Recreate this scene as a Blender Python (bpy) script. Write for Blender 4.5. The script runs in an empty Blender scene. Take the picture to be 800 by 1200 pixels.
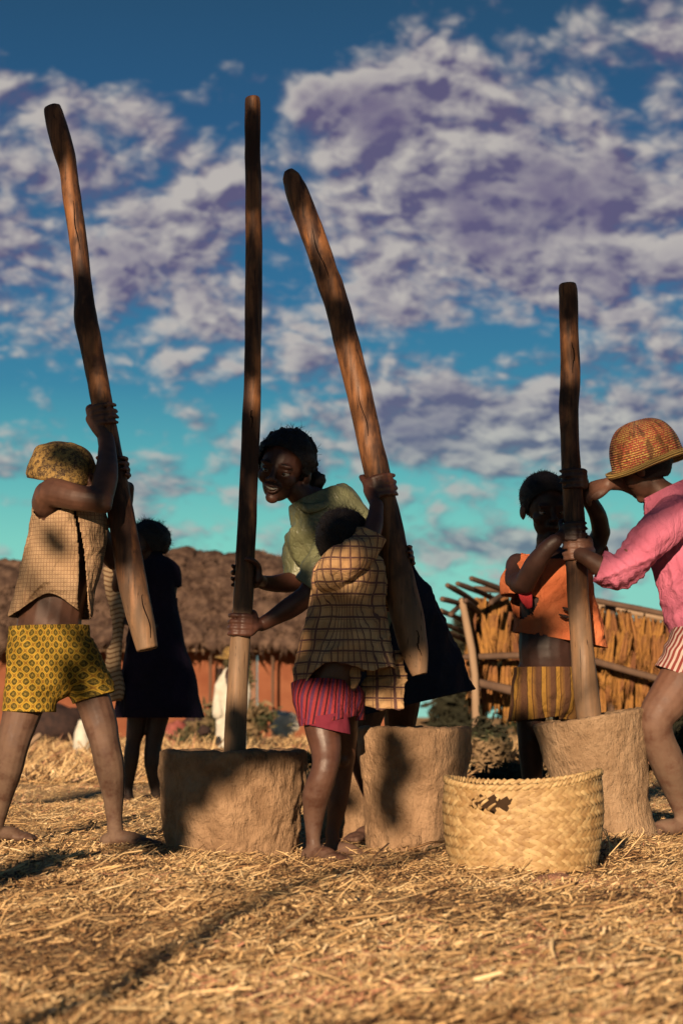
import bpy, bmesh, math, random
import numpy as np
from mathutils import Vector, Matrix, noise as mn
R = math.radians
SC = bpy.context.scene
COL = SC.collection
rng = np.random.default_rng(7)
random.seed(7)

# ------------------------------------------------------------------ camera
F = 2333.0; HOR = 840.0; CAMZ = 0.40
PITCH = math.atan((HOR - 600.0) / F)
cam = bpy.data.cameras.new('camera'); camo = bpy.data.objects.new('camera', cam); COL.objects.link(camo)
cam.sensor_fit = 'VERTICAL'; cam.sensor_height = 36.0; cam.sensor_width = 24.0
cam.lens = F / 1200.0 * 36.0
cam.clip_start = 0.05; cam.clip_end = 3000
camo.location = (0, 0, CAMZ); camo.rotation_euler = (math.pi / 2 + PITCH, 0, 0)
cam.dof.use_dof = True; cam.dof.focus_distance = 5.95; cam.dof.aperture_fstop = 5.6
SC.camera = camo
SC.view_settings.view_transform = 'Standard'; SC.view_settings.look = 'None'
SC.view_settings.exposure = 1.14; SC.view_settings.gamma = 1.0

# ------------------------------------------------------------------ node helper
class G:
    def __init__(s, nt): s.nt = nt; s.n = nt.nodes; s.l = nt.links
    def new(s, t, **kw):
        n = s.n.new(t)
        for k, v in kw.items(): setattr(n, k, v)
        return n
    def put(s, n, i, v):
        if v is None: return
        k = n.inputs[i]
        if isinstance(v, bpy.types.NodeSocket): s.l.new(v, k)
        else:
            try: k.default_value = v
            except Exception: k.default_value = (v, v, v)
    def m(s, op, a, b=None, c=None, clamp=False):
        n = s.new('ShaderNodeMath', operation=op); n.use_clamp = clamp
        s.put(n, 0, a); s.put(n, 1, b); s.put(n, 2, c); return n.outputs[0]
    def vm(s, op, a, b=None):
        n = s.new('ShaderNodeVectorMath', operation=op); s.put(n, 0, a); s.put(n, 1, b)
        return n.outputs[1] if op in ('LENGTH', 'DOT_PRODUCT', 'DISTANCE') else n.outputs[0]
    def sep(s, v):
        n = s.new('ShaderNodeSeparateXYZ'); s.put(n, 0, v); return n.outputs
    def comb(s, x, y, z):
        n = s.new('ShaderNodeCombineXYZ'); s.put(n, 0, x); s.put(n, 1, y); s.put(n, 2, z); return n.outputs[0]
    def noise(s, v, scale, detail=4, rough=0.55, col=False, dist=0):
        n = s.new('ShaderNodeTexNoise'); s.put(n, 'Vector', v); s.put(n, 'Scale', scale); s.put(n, 'Detail', detail)
        s.put(n, 'Roughness', rough); s.put(n, 'Distortion', dist); return n.outputs[1 if col else 0]
    def vor(s, v, scale, feat='F1', out=0):
        n = s.new('ShaderNodeTexVoronoi', feature=feat); s.put(n, 'Vector', v); s.put(n, 'Scale', scale); return n.outputs[out]
    def ss(s, x, a, b, lo=0.0, hi=1.0):
        n = s.new('ShaderNodeMapRange', interpolation_type='SMOOTHSTEP'); s.put(n, 0, x)
        s.put(n, 1, a); s.put(n, 2, b); s.put(n, 3, lo); s.put(n, 4, hi); return n.outputs[0]
    def mix(s, f, a, b, mode='MIX'):
        n = s.new('ShaderNodeMix', data_type='RGBA', blend_type=mode)
        s.put(n, 0, f)
        for i, v in ((6, a), (7, b)):
            if isinstance(v, tuple) and len(v) == 3: v = v + (1,)
            s.put(n, i, v)
        return n.outputs[2]
    def ramp(s, x, stops):
        n = s.new('ShaderNodeValToRGB'); e = n.color_ramp.elements
        while len(e) < len(stops): e.new(0.5)
        for k, (p, c) in enumerate(stops): e[k].position = p; e[k].color = tuple(c) + (1,)
        s.put(n, 0, x); return n.outputs[0]
    def obj(s): return s.new('ShaderNodeTexCoord').outputs['Object']
    def uv(s): return s.new('ShaderNodeTexCoord').outputs['UV']
    def scale(s, v, k): return s.vm('MULTIPLY', v, k)
    def bump(s, h, strength=0.3, dist=0.004):
        n = s.new('ShaderNodeBump'); s.put(n, 'Height', h); s.put(n, 'Strength', strength); s.put(n, 'Distance', dist); return n.outputs[0]

# overall reflectance of each finish
DIM = dict(skin_brown=.84, skin_red=.80, skin_dark=.5, skin_face=.72, skin_pinkish=.80, hair=.8, eye_white=.45, iris=1, teeth=.5, bead=1,
    tan_checked_cotton=.72, yellow_scale_print_cotton=.62, cream_and_purple_plaid_cotton=.80, red_striped_cotton=.50, dark_red_knit_band=.62,
    brown_and_ochre_striped_cotton=.55, red_and_white_striped_cotton=.78, orange_cotton=.74, red_cotton=.8, pink_knit=.76, olive_green_satin=.50,
    polished_hardwood_pole=.80, rough_brown_mortar_wood=1.0, mealy_mortar_wood=1.0, pale_raffia=.68, straw_strewn_earth=1.12, dry_straw=1.22, shaded_raffia=.8, woven_ochre_raffia=.85,
    coiled_red_and_gold_raffia=.95, dry_millet_sheaf=.95, weathered_thatch=.68, red_mud_plaster=.55, pale_mud_plaster=.6, dull_green_leaf=.6)
def mat(name, fn, rough=0.8, spec=0.3, dim=None):
    m = bpy.data.materials.new(name); m.use_nodes = True
    g = G(m.node_tree); b = m.node_tree.nodes['Principled BSDF']
    b.inputs['Roughness'].default_value = rough; b.inputs['Specular IOR Level'].default_value = spec
    r = fn(g, b)
    k = (DIM.get(name, 0.8) if dim is None else dim) * 0.68
    r = tuple(v * k for v in r) if isinstance(r, tuple) else g.mix(1.0, r, (k, k, k), 'MULTIPLY')
    if r is not None: g.put(b, 'Base Color', r if not isinstance(r, tuple) else r + (1,))
    return m

# ------------------------------------------------------------------ sky and sun
SUN_AZ = R(12.0); SUN_EL = R(14.0)      # light travels to +Y, turned SUN_AZ towards +X
TRAVEL = Vector((math.sin(SUN_AZ) * math.cos(SUN_EL), math.cos(SUN_AZ) * math.cos(SUN_EL), -math.sin(SUN_EL)))
W = bpy.data.worlds.new('World'); SC.world = W; W.use_nodes = True
g = G(W.node_tree); bg = W.node_tree.nodes['Background']
d = g.new('ShaderNodeTexCoord').outputs['Generated']
x, y, z = g.sep(d)
az = g.m('ARCTAN2', x, y); zc = g.m('MAXIMUM', z, 0.0)
base = g.ramp(zc, [(0.0, (0.36, 0.80, 0.66)), (0.085, (0.235, 0.74, 0.63)), (0.125, (0.10, 0.50, 0.54)), (0.165, (0.035, 0.26, 0.42)), (0.21, (0.022, 0.17, 0.35)),
                   (0.29, (0.016, 0.105, 0.25)), (0.36, (0.012, 0.072, 0.16)), (1.0, (0.01, 0.045, 0.12))])
sky = g.new('ShaderNodeTexSky', sky_type='NISHITA'); sky.sun_disc = False
sky.sun_elevation = SUN_EL; sky.sun_rotation = math.pi + SUN_AZ
base = g.mix(0.12, base, g.mix(1.0, sky.outputs[0], (0.05, 0.05, 0.05), 'MULTIPLY'))
den = g.m('ADD', zc, 0.50)
px_ = g.m('DIVIDE', x, den); py_ = g.m('DIVIDE', y, den)
pl = g.comb(px_, py_, 0.0)
warp = g.vm('SUBTRACT', g.noise(pl, 5.0, 3, 0.6, col=True), (0.5, 0.5, 0.5))
plw = g.vm('ADD', pl, g.scale(warp, (0.045, 0.050, 0.0)))
def blob(a0, z0, ra, rz, amp):          # a bank of cloud: azimuth, sine of elevation
    da = g.m('DIVIDE', g.m('SUBTRACT', az, a0), ra); dz = g.m('DIVIDE', g.m('SUBTRACT', zc, z0), rz)
    q = g.m('ADD', g.m('MULTIPLY', da, da), g.m('MULTIPLY', dz, dz))
    return g.m('MULTIPLY', g.m('EXPONENT', g.m('MULTIPLY', q, -1.0)), amp)
def pxa(px): return (px - 400) / F
def pyz(py):
    a = math.atan((600 - py) / F) + PITCH
    return math.sin(a)
cover = None
for (bx, by, rx, ry, amp) in [(640, 240, 300, 130, 0.21), (470, 90, 180, 60, 0.12), (180, 290, 280, 120, 0.14), (60, 120, 130, 30, 0.10),
                              (640, 500, 300, 52, 0.27), (230, 568, 130, 24, 0.12), (600, 640, 220, 22, 0.25), (60, 592, 60, 12, 0.10), (120, 470, 260, 40, -0.10),
                              (180, 20, 230, 60, -0.34), (780, 60, 60, 60, 0.1), (560, 400, 200, 16, -0.13), (60, 640, 120, 30, -0.02),
                              (740, 60, 30, 60, -0.10), (400, 460, 120, 40, -.03)]:
    b_ = blob(pxa(bx), pyz(by), rx / F, ry / F, amp)
    cover = b_ if cover is None else g.m('ADD', cover, b_)
def dens(vec):
    n2 = g.noise(vec, 6.5, 2, 0.5); n1 = g.noise(vec, 14.5, 2, 0.5)
    def puff(k):                 # rounded lumps with creases between them
        return g.m('MULTIPLY', g.m('ABSOLUTE', g.m('SUBTRACT', g.noise(vec, k, 2, 0.45), 0.5)), 2.6)
    p = g.m('ADD', g.m('ADD', g.m('MULTIPLY', puff(20.0), 0.22), g.m('MULTIPLY', puff(44.0), 0.12)), g.m('MULTIPLY', puff(95.0), 0.05))
    return g.m('ADD', g.m('ADD', g.m('MULTIPLY', n1, 0.44), g.m('MULTIPLY', n2, 0.34)), p)
n0 = dens(plw); n1_ = dens(g.vm('ADD', plw, (-0.009, -0.0125, 0.0)))
cov = g.m('ADD', n0, cover)
cov = g.m('ADD', g.m('ADD', cov, 0.052), g.ss(zc, 0.36, 0.60, 0, -0.18))
mask = g.ss(cov, 0.478, 0.665)
thick = g.ss(cov, 0.60, 0.86)
lit = g.m('ADD', g.m('MULTIPLY', g.m('SUBTRACT', n0, n1_), 6.2), 0.47, clamp=True)
ccol = g.mix(lit, (0.130, 0.110, 0.215), (0.60, 0.55, 0.51))
under = g.ss(g.noise(plw, 9.0, 2, 0.5), 0.42, 0.60)
ccol = g.mix(g.m('MULTIPLY', g.m('MULTIPLY', thick, under), 0.85), ccol, (0.150, 0.115, 0.230))
low = g.ss(zc, 0.05, 0.20)
ccol = g.mix(low, g.mix(0.35, ccol, (0.17, 0.33, 0.37)), ccol)
skyc = g.mix(g.m('MULTIPLY', mask, 0.90), base, ccol)
skyc = g.mix(g.ss(z, -0.02, -0.001, 1, 0), skyc, (0.10, 0.07, 0.05))
g.l.new(skyc, bg.inputs[0]); bg.inputs[1].default_value = 0.405

sl = bpy.data.lights.new('sun', 'SUN'); so = bpy.data.objects.new('sun', sl); COL.objects.link(so)
sl.energy = 5.0; sl.angle = R(0.53); sl.color = (1.0, 0.74, 0.49)
so.rotation_euler = TRAVEL.to_track_quat('-Z', 'Y').to_euler(); so.location = (-4, -12, 6)

# ------------------------------------------------------------------ placing helpers
CP, SP_ = math.cos(PITCH), math.sin(PITCH)
def P(px, py, dd):
    """the point at depth dd (metres along +Y) that is seen at pixel px, py of the 800 x 1200 photograph"""
    xx = (px - 400) / F; yv = (600 - py) / F
    v = Vector((xx, CP - yv * SP_, SP_ + yv * CP))
    k = dd / v.y
    return Vector((0, 0, CAMZ)) + v * k
def GD(py, h=0.0): return F * (CAMZ - h) / (py - HOR) * 1.0      # depth of the ground seen at row py (close enough)
class Noise3:
    """fast smooth value noise on numpy arrays"""
    def __init__(s, seed): s.t = np.random.default_rng(seed).random((32, 32, 32)).astype(np.float32) * 2 - 1
    def __call__(s, p):
        i = np.floor(p).astype(int); f = p - i; f = f * f * (3 - 2 * f); i &= 31; j = (i + 1) & 31
        t = s.t; fx, fy, fz = f[:, 0], f[:, 1], f[:, 2]
        def L(a, b, w): return a + (b - a) * w
        x00 = L(t[i[:, 0], i[:, 1], i[:, 2]], t[j[:, 0], i[:, 1], i[:, 2]], fx); x10 = L(t[i[:, 0], j[:, 1], i[:, 2]], t[j[:, 0], j[:, 1], i[:, 2]], fx)
        x01 = L(t[i[:, 0], i[:, 1], j[:, 2]], t[j[:, 0], i[:, 1], j[:, 2]], fx); x11 = L(t[i[:, 0], j[:, 1], j[:, 2]], t[j[:, 0], j[:, 1], j[:, 2]], fx)
        return L(L(x00, x10, fy), L(x01, x11, fy), fz)
NZ = Noise3(3)
def fbm(p, oct_=4, gain=0.5):
    a = 1.0; s_ = 0; k = 1.0
    for _ in range(oct_): s_ = s_ + a * NZ(p * k + 7.3 * k); a *= gain; k *= 2.03
    return s_
_gw = [(rng.uniform(0.5, 7.0), rng.uniform(0, 2 * math.pi), rng.uniform(0, 6.28)) for _ in range(26)]
def gz(x, y):
    """height of the ground"""
    h = 0.0
    for k, th, ph in _gw:
        h = h + 0.020 / (1 + k) * np.sin(k * (x * math.cos(th) + y * math.sin(th)) + ph)
    x = np.asarray(x, float); y = np.asarray(y, float); sh = np.broadcast(x, y).shape; xf = np.broadcast_to(x, sh).ravel(); yf = np.broadcast_to(y, sh).ravel()
    lumps = fbm(np.stack([xf * 6.5, yf * 6.5, xf * 0], 1), 4, 0.55).reshape(sh) * np.clip((16 - y) / 6, 0, 1) * (np.abs(x) < 6)
    return h * np.clip((y - 1.0) / 3.0, 0.3, 1.0) + lumps * 0.013
def gzf(x, y): return float(gz(x, y))

def link(name, me, m=None, parent=None, smooth=True):
    o = bpy.data.objects.new(name, me); COL.objects.link(o)
    if m is not None:
        me.materials.clear(); me.materials.append(m)
    if parent is not None:
        o.parent = parent; o.location = -Vector(world_loc(parent))
    if smooth: me.polygons.foreach_set('use_smooth', [True] * len(me.polygons))
    return o
def world_loc(o):
    v = Vector(o.location)
    while o.parent: o = o.parent; v += Vector(o.location)
    return v
def tag(o, label=None, cat=None, group=None, kind=None):
    if label: o['label'] = label
    if cat: o['category'] = cat
    if group: o['group'] = group
    if kind: o['kind'] = kind
    return o
def empty(name, loc):
    o = bpy.data.objects.new(name, None); COL.objects.link(o); o.location = loc; o.empty_display_size = 0.1; return o
def bm_mesh(bm, name='mesh'):
    bmesh.ops.recalc_face_normals(bm, faces=bm.faces)
    me = bpy.data.meshes.new(name); bm.to_mesh(me); bm.free(); return me
def np_mesh(name, V, Fc, nper):
    """mesh from numpy arrays, all faces with nper corners"""
    me = bpy.data.meshes.new(name)
    V = np.asarray(V, np.float32).reshape(-1, 3); Fc = np.asarray(Fc, np.int32).reshape(-1, nper)
    me.vertices.add(len(V)); me.vertices.foreach_set('co', V.ravel())
    me.loops.add(Fc.size); me.loops.foreach_set('vertex_index', Fc.ravel())
    me.polygons.add(len(Fc)); me.polygons.foreach_set('loop_start', np.arange(0, Fc.size, nper, dtype=np.int32))
    me.polygons.foreach_set('loop_total', np.full(len(Fc), nper, np.int32)); me.update(calc_edges=True); return me

def rings_loft(bm, rings, n=14, cap=True):
    """rings: (centre, u, v) half-axis vectors"""
    rs = []
    for c, u, v in rings:
        rs.append([bm.verts.new(c + u * math.cos(2 * math.pi * k / n) + v * math.sin(2 * math.pi * k / n)) for k in range(n)])
    for a, b in zip(rs, rs[1:]):
        for k in range(n):
            bm.faces.new((a[k], a[(k + 1) % n], b[(k + 1) % n], b[k]))
    if cap:
        bm.faces.new(list(reversed(rs[0]))); bm.faces.new(rs[-1])
    return rs
def smooth_chain(st, sub=3):
    """Catmull-Rom through stations (Vector, ru, rv)"""
    if len(st) < 3: return st
    out = []
    def cr(a, b, c, d_, t): return 0.5 * ((2 * b) + (c - a) * t + (2 * a - 5 * b + 4 * c - d_) * t * t + (3 * b - a - 3 * c + d_) * t ** 3)
    n = len(st)
    for i in range(n - 1):
        p = [st[max(i - 1, 0)], st[i], st[i + 1], st[min(i + 2, n - 1)]]
        for k in range(sub):
            t = k / sub
            out.append(tuple(cr(p[0][j], p[1][j], p[2][j], p[3][j], t) for j in range(3)))
    out.append(st[-1]); return out
def tube(bm, st, n=14, round_ends=True, sub=3, cap=True):
    """st: list of (Vector, half width in the picture plane, half depth)"""
    st = [(Vector(a[0]), a[1], a[2] if len(a) > 2 else a[1]) for a in st]
    st = smooth_chain(st, sub)
    N = len(st); rings = []
    prevu = None
    for i, (c, ru, rv) in enumerate(st):
        t = (st[min(i + 1, N - 1)][0] - st[max(i - 1, 0)][0]).normalized()
        u = t.cross(Vector((0, 1, 0)))
        if u.length < 0.25: u = prevu if prevu is not None else t.cross(Vector((1, 0, 0)))
        u = (u - t * u.dot(t)).normalized()
        if prevu is not None and u.dot(prevu) < 0: u = -u
        prevu = u; v = t.cross(u).normalized()
        rings.append((c, u, v, ru, rv, t))
    full = []
    if round_ends:
        c, u, v, ru, rv, t = rings[0]; r = min(ru, rv)
        for a in (1.35, 0.95, 0.5): full.append((c - t * r * math.sin(a), u * ru * math.cos(a), v * rv * math.cos(a)))
    for c, u, v, ru, rv, t in rings: full.append((c, u * ru, v * rv))
    if round_ends:
        c, u, v, ru, rv, t = rings[-1]; r = min(ru, rv)
        for a in (0.5, 0.95, 1.35): full.append((c + t * r * math.sin(a), u * ru * math.cos(a), v * rv * math.cos(a)))
    return rings_loft(bm, full, n, cap)
def ell(bm, c, rad, rot=None, n=16):
    """ellipsoid; rad = (rx, ry, rz), rot = 3x3"""
    M = (rot.to_4x4() if rot is not None else Matrix.Identity(4))
    M = Matrix.Translation(c) @ M @ Matrix.Diagonal((rad[0], rad[1], rad[2], 1))
    bmesh.ops.create_uvsphere(bm, u_segments=n, v_segments=max(8, n * 3 // 4), radius=1, matrix=M)
def box(bm, c, s, rot=None):
    M = Matrix.Translation(c) @ (rot.to_4x4() if rot is not None else Matrix.Identity(4)) @ Matrix.Diagonal((s[0], s[1], s[2], 1))
    bmesh.ops.create_cube(bm, size=1, matrix=M)
def frame(fwd, up):
    """3x3 with columns right, forward, up"""
    f = Vector(fwd).normalized(); u = Vector(up); r = f.cross(u).normalized(); u = r.cross(f).normalized()
    return Matrix((r, f, u)).transposed()

def fuse(bm, voxel=0.0045, smooth=6, fac=0.5, adapt=0.0):
    """overlapping closed shapes -> one continuous surface"""
    me = bm_mesh(bm, 'tmp'); o = bpy.data.objects.new('tmp', me); COL.objects.link(o)
    r = o.modifiers.new('r', 'REMESH'); r.mode = 'VOXEL'; r.voxel_size = voxel; r.adaptivity = adapt
    if smooth:
        s_ = o.modifiers.new('s', 'SMOOTH'); s_.iterations = smooth; s_.factor = fac
    dg = bpy.context.evaluated_depsgraph_get(); ev = o.evaluated_get(dg)
    out = bpy.data.meshes.new_from_object(ev)
    bpy.data.objects.remove(o); bpy.data.meshes.remove(me)
    return out
def coords(me):
    a = np.empty(len(me.vertices) * 3, np.float32); me.vertices.foreach_get('co', a); return a.reshape(-1, 3)
def normals(me):
    a = np.empty(len(me.vertices) * 3, np.float32); me.vertices.foreach_get('normal', a); return a.reshape(-1, 3)
def displace(me, fn):
    """fn(co, no) -> distance along the normal"""
    co = coords(me); no = normals(me); co = co + no * np.asarray(fn(co, no))[:, None]
    me.vertices.foreach_set('co', co.astype(np.float32).ravel()); me.update()

def wrinkle(co, fold_dir, amp, freq):
    """folds that run along fold_dir"""
    f = np.array(Vector(fold_dir).normalized()); along = (co @ f)[:, None] * f
    q = (co - along) * freq + along * freq * 0.22
    n1 = NZ(q + 3.1 + 0.6 * NZ(q * 0.5)[:, None]); n2 = NZ(q * 2.1 + 11)
    r1 = 1 - np.minimum(1, np.abs(n1) * 3.2); r2 = 1 - np.minimum(1, np.abs(n2) * 3.0)
    return amp * 1.5 * (0.75 * n1 + 0.55 * r1 + 0.28 * r2 - 0.05)

def keep_largest(b): keep_rest(b, None, None)
def keep_rest(b, first, seen):
    isls = []; left = set(b.faces)
    while left:
        f = left.pop(); st = [f]; isl = [f]
        while st:
            q = st.pop()
            for e in q.edges:
                for h in e.link_faces:
                    if h in left: left.discard(h); st.append(h); isl.append(h)
        isls.append(isl)
    isls.sort(key=len)
    dead = [f for i in isls[:-1] for f in i]
    if dead: bmesh.ops.delete(b, geom=dead, context='FACES')
def garment(name, bm, cuts, m, parent, voxel=0.006, smooth=4, folds=(), uvc=None, uvtilt=0.0, thick=0.003, extra=None, label=None, post=None, hole=None):
    """a garment: fused solids, opened along the cut planes, folded, given thickness"""
    me = fuse(bm, voxel, smooth)
    for fd, amp, fr in folds:
        displace(me, lambda c, n: wrinkle(c, fd, amp, fr))
    if extra: extra(me)
    b = bmesh.new(); b.from_mesh(me)
    for co, no, rad in cuts:
        co = Vector(co); no = Vector(no).normalized()
        near = [f for f in b.faces if (f.calc_center_median() - co).length < rad]
        gs = set(near)
        for f in near: gs.update(f.edges); gs.update(f.verts)
        bmesh.ops.bisect_plane(b, geom=list(gs), dist=1e-5, plane_co=co, plane_no=no)
        dead = [f for f in b.faces if (f.calc_center_median() - co).length < rad * 1.05 and (f.calc_center_median() - co).dot(no) > 0]
        bmesh.ops.delete(b, geom=dead, context='FACES')
    if hole:
        dead = [f for f in b.faces if hole(f.calc_center_median())]
        bmesh.ops.delete(b, geom=dead, context='FACES')
    keep_largest(b)
    for v in [v for v in b.verts if not v.link_faces]: b.verts.remove(v)
    b.normal_update(); b.to_mesh(me); b.free()
    if post: post(me)
    co = coords(me)
    # cylindrical unwrapping about a vertical (or tilted) axis, in metres, seam at the back
    c = Vector(uvc if uvc is not None else co.mean(axis=0).tolist())
    ct, st = math.cos(uvtilt), math.sin(uvtilt)
    rel = co - np.array(c); xx = rel[:, 0] * ct + rel[:, 2] * st; zz = -rel[:, 0] * st + rel[:, 2] * ct; yy = rel[:, 1]
    rad = 0.13
    u = np.arctan2(xx, -yy) * rad
    lv = np.empty(len(me.loops), np.int32); me.loops.foreach_get('vertex_index', lv)
    uvl = me.uv_layers.new(name='UVMap'); arr = np.stack([u[lv], zz[lv]], 1).astype(np.float32); uvl.data.foreach_set('uv', arr.ravel())
    o = link(name, me, m, parent)
    s_ = o.modifiers.new('thick', 'SOLIDIFY'); s_.thickness = thick; s_.offset = -1
    if label: o['label'] = label
    return o

# ------------------------------------------------------------------ hands and feet
def grip(bm, c, axis, rp, phi, wrap, wrist, s=1.0, span=1.0, wr=0.017):
    """a hand closed round a pole: c pole centre, axis towards the thumb side, phi from the pole to the palm, wrap the finger turn"""
    c = Vector(c); ax = Vector(axis).normalized(); ph = Vector(phi); ph = (ph - ax * ph.dot(ax)).normalized()
    sd = ax.cross(ph) * wrap
    def q(a, rr, off): a = R(a); return c + ax * off + (ph * math.cos(a) + sd * math.sin(a)) * rr
    rf = 0.0073 * s
    # palm: knuckle side at +30 degrees, heel at -25
    for k, off in enumerate((0.0285, 0.0097, -0.0090, -0.0270)):
        off *= s
        tube(bm, [(q(-38, rp + 0.013 * s, off * 0.50), 0.010 * s), (q(-5, rp + 0.013 * s, off * 0.9), 0.0108 * s), (q(32, rp + 0.0115 * s, off), 0.0088 * s)], n=10, sub=2)
        ln = (1.0, 1.12, 1.05, 0.82)[k] * span; a0 = 32
        dth = 95 * 0.038 / (rp + rf) * s * ln
        pts = []
        for t, rr in ((0, 1.14), (0.16, 0.98), (0.36, 1.10), (0.52, 0.92), (0.68, 1.0), (0.85, 0.86), (1.0, 0.76)):
            bulge = 0.0035 * s * (1 if t in (0, 0.36) else 0)
            pts.append((q(a0 + dth * t, rp + rf * 0.92 + bulge, off * (1 + 0.06 * t)), rf * rr))
        tube(bm, pts, n=10, sub=2)
    th = [(q(-30, rp + 0.013 * s, 0.016 * s), 0.0115 * s), (q(-48, rp + 0.012 * s, 0.034 * s), 0.0098 * s), (q(-78, rp + 0.009 * s, 0.046 * s), 0.0088 * s), (q(-112, rp + 0.007 * s, 0.050 * s), 0.0072 * s)]
    tube(bm, th, n=10, sub=2)
    heel = q(-30, rp + 0.014 * s, -0.004 * s)
    w = Vector(wrist)
    tube(bm, [(w, wr), (w.lerp(heel, 0.6), wr * 0.98), (heel, 0.0165 * s)], n=12, sub=2)

def open_hand(bm, wrist, dirv, nrm, s=1.0, curl=0.5, wr=0.017):
    """a slack hand: dirv along the fingers, nrm out of the back of the hand"""
    w = Vector(wrist); dv = Vector(dirv).normalized(); nr = Vector(nrm); nr = (nr - dv * nr.dot(dv)).normalized(); sd = dv.cross(nr)
    for k in range(4):
        off = (k - 1.5) * 0.0155 * s
        kn = w + dv * 0.060 * s + sd * off
        tube(bm, [(w + sd * off * 0.5, 0.0125 * s), (w + dv * 0.03 * s + sd * off * 0.85, 0.0125 * s), (kn, 0.0095 * s)], n=10, sub=2)
        ln = (0.055, 0.062, 0.058, 0.046)[k] * s; pts = [(kn, 0.0088 * s)]; a = 0.15 + 0.12 * k * curl; p = kn
        for j in range(3):
            a += curl * 0.55; p = p + (dv * math.cos(a) - nr * math.sin(a)) * ln * (0.42, 0.33, 0.25)[j] + sd * off * 0.08
            pts.append((p, (0.0082, 0.0075, 0.0062)[j] * s))
        tube(bm, pts, n=10, sub=2)
    a = w + dv * 0.014 * s - sd * 0.022 * s
    tube(bm, [(w + dv * 0.008 * s - sd * 0.01 * s, 0.012 * s), (a + dv * 0.016 * s - sd * 0.006 * s, 0.0105 * s), (a + dv * 0.036 * s - sd * 0.013 * s - nr * 0.008 * s, 0.009 * s), (a + dv * 0.053 * s - sd * 0.012 * s - nr * 0.016 * s, 0.0074 * s)], n=10, sub=2)

def foot(bm, ankle, heading, gzv, s=1.0, ra=0.020):
    """bare foot standing on the ground height gzv, heading = direction in the ground plane"""
    a = Vector(ankle); h = Vector((heading[0], heading[1], 0)).normalized(); sd = Vector((h.y, -h.x, 0))
    b = Vector((a.x, a.y, gzv))
    tube(bm, [(a, ra), (a.lerp(b, 0.55) + h * 0.004, ra * 1.05), (b + Vector((0, 0, 0.028 * s)), ra * 1.1)], n=12, sub=2)
    ell(bm, b - h * 0.018 * s + Vector((0, 0, 0.020 * s)), (0.024 * s, 0.026 * s, 0.022 * s), frame(h, (0, 0, 1)))
    M = frame(h, (0, 0, 1))
    ell(bm, b + h * 0.035 * s + Vector((0, 0, 0.026 * s)), (0.024 * s, 0.055 * s, 0.022 * s), M)
    ell(bm, b + h * 0.085 * s + Vector((0, 0, 0.015 * s)), (0.034 * s, 0.040 * s, 0.016 * s), M)
    for k in range(5):
        o = (k - 2) * 0.0135 * s; L_ = (0.130, 0.133, 0.128, 0.121, 0.112)[k] * s; r = (0.0105, 0.0078, 0.0074, 0.007, 0.0066)[k] * s
        tube(bm, [(b + h * (L_ - 0.03 * s) + sd * o + Vector((0, 0, 0.014 * s)), r * 1.05), (b + h * L_ + sd * o * 1.06 + Vector((0, 0, 0.009 * s)), r)], n=10, sub=1)

def head_shape(bm, c, M, s=1.0, face=True):
    """c centre of the skull, M columns right/forward/up, s = head height / 0.22 m"""
    def L(x, y, z): return c + M @ Vector((x * s, y * s, z * s))
    def e(x, y, z, a, b, d_): ell(bm, L(x, y, z), (a * s, b * s, d_ * s), M, 20)
    e(0, -0.014, 0.030, 0.073, 0.088, 0.078)            # cranium
    e(0, 0.022, 0.012, 0.064, 0.062, 0.072)             # forehead and mid face
    e(0, 0.028, -0.045, 0.047, 0.048, 0.052)            # jaw
    e(0, 0.058, -0.085, 0.020, 0.020, 0.017)            # chin
    if face:
        for sx in (-1, 1):
            e(sx * 0.034, 0.051, -0.026, 0.025, 0.022, 0.024)   # cheek
            e(sx * 0.027, 0.078, 0.016, 0.024, 0.009, 0.007)    # brow
            e(sx * 0.072, -0.008, -0.014, 0.008, 0.018, 0.028)  # ear
            e(sx * 0.077, -0.010, -0.012, 0.006, 0.015, 0.022)
            e(sx * 0.0115, 0.092, -0.030, 0.0085, 0.009, 0.007) # nostril wing
            e(sx * 0.029, 0.0728, 0.0004, 0.0170, 0.0090, 0.0054)  # upper lid
            e(sx * 0.029, 0.0705, -0.0145, 0.0155, 0.008, 0.004)  # lower lid
        tube(bm, [(L(0, 0.078, 0.012), 0.007 * s), (L(0, 0.087, -0.010), 0.0085 * s), (L(0, 0.099, -0.026), 0.0105 * s)], n=12, sub=2)
    return L
# ------------------------------------------------------------------ materials
def skin_fn(base, dust=(0.20, 0.14, 0.095), dz=0.25, rough=0.56, amt=0.6):
    def fn(g, b):
        p = g.obj(); geo = g.new('ShaderNodeNewGeometry').outputs['Position']
        n = g.noise(p, 18, 5, 0.6); n2 = g.noise(p, 130, 3, 0.6)
        c = g.mix(g.ss(n, 0.3, 0.7), tuple(v * 0.78 for v in base), tuple(v * 1.18 for v in base))
        hz = g.sep(geo)[2]
        dm = g.m('MULTIPLY', g.ss(hz, dz + 0.30, dz - 0.22), g.ss(g.m('ADD', n, g.m('MULTIPLY', n2, 0.4)), 0.42, 0.85))
        c = g.mix(g.m('MULTIPLY', dm, amt), c, dust)
        g.put(b, 'Roughness', g.ss(g.m('ADD', dm, g.m('MULTIPLY', n2, 0.3)), 0.0, 1.0, rough - 0.04, 0.80))
        g.put(b, 'Normal', g.bump(g.noise(p, 420, 3, 0.6), 0.25, 0.0012))
        return c
    return fn
def skin(name, base, **k): return mat(name, skin_fn(base, **k), 0.5, 0.30)
M = {}
M['skin_brown'] = skin('skin_brown', (0.115, 0.052, 0.033), dz=0.35)
M['skin_red'] = skin('skin_red', (0.105, 0.042, 0.026), dz=0.12, rough=0.44, amt=0.45)
M['skin_dark'] = skin('skin_dark', (0.070, 0.030, 0.022), dz=0.10)
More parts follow.
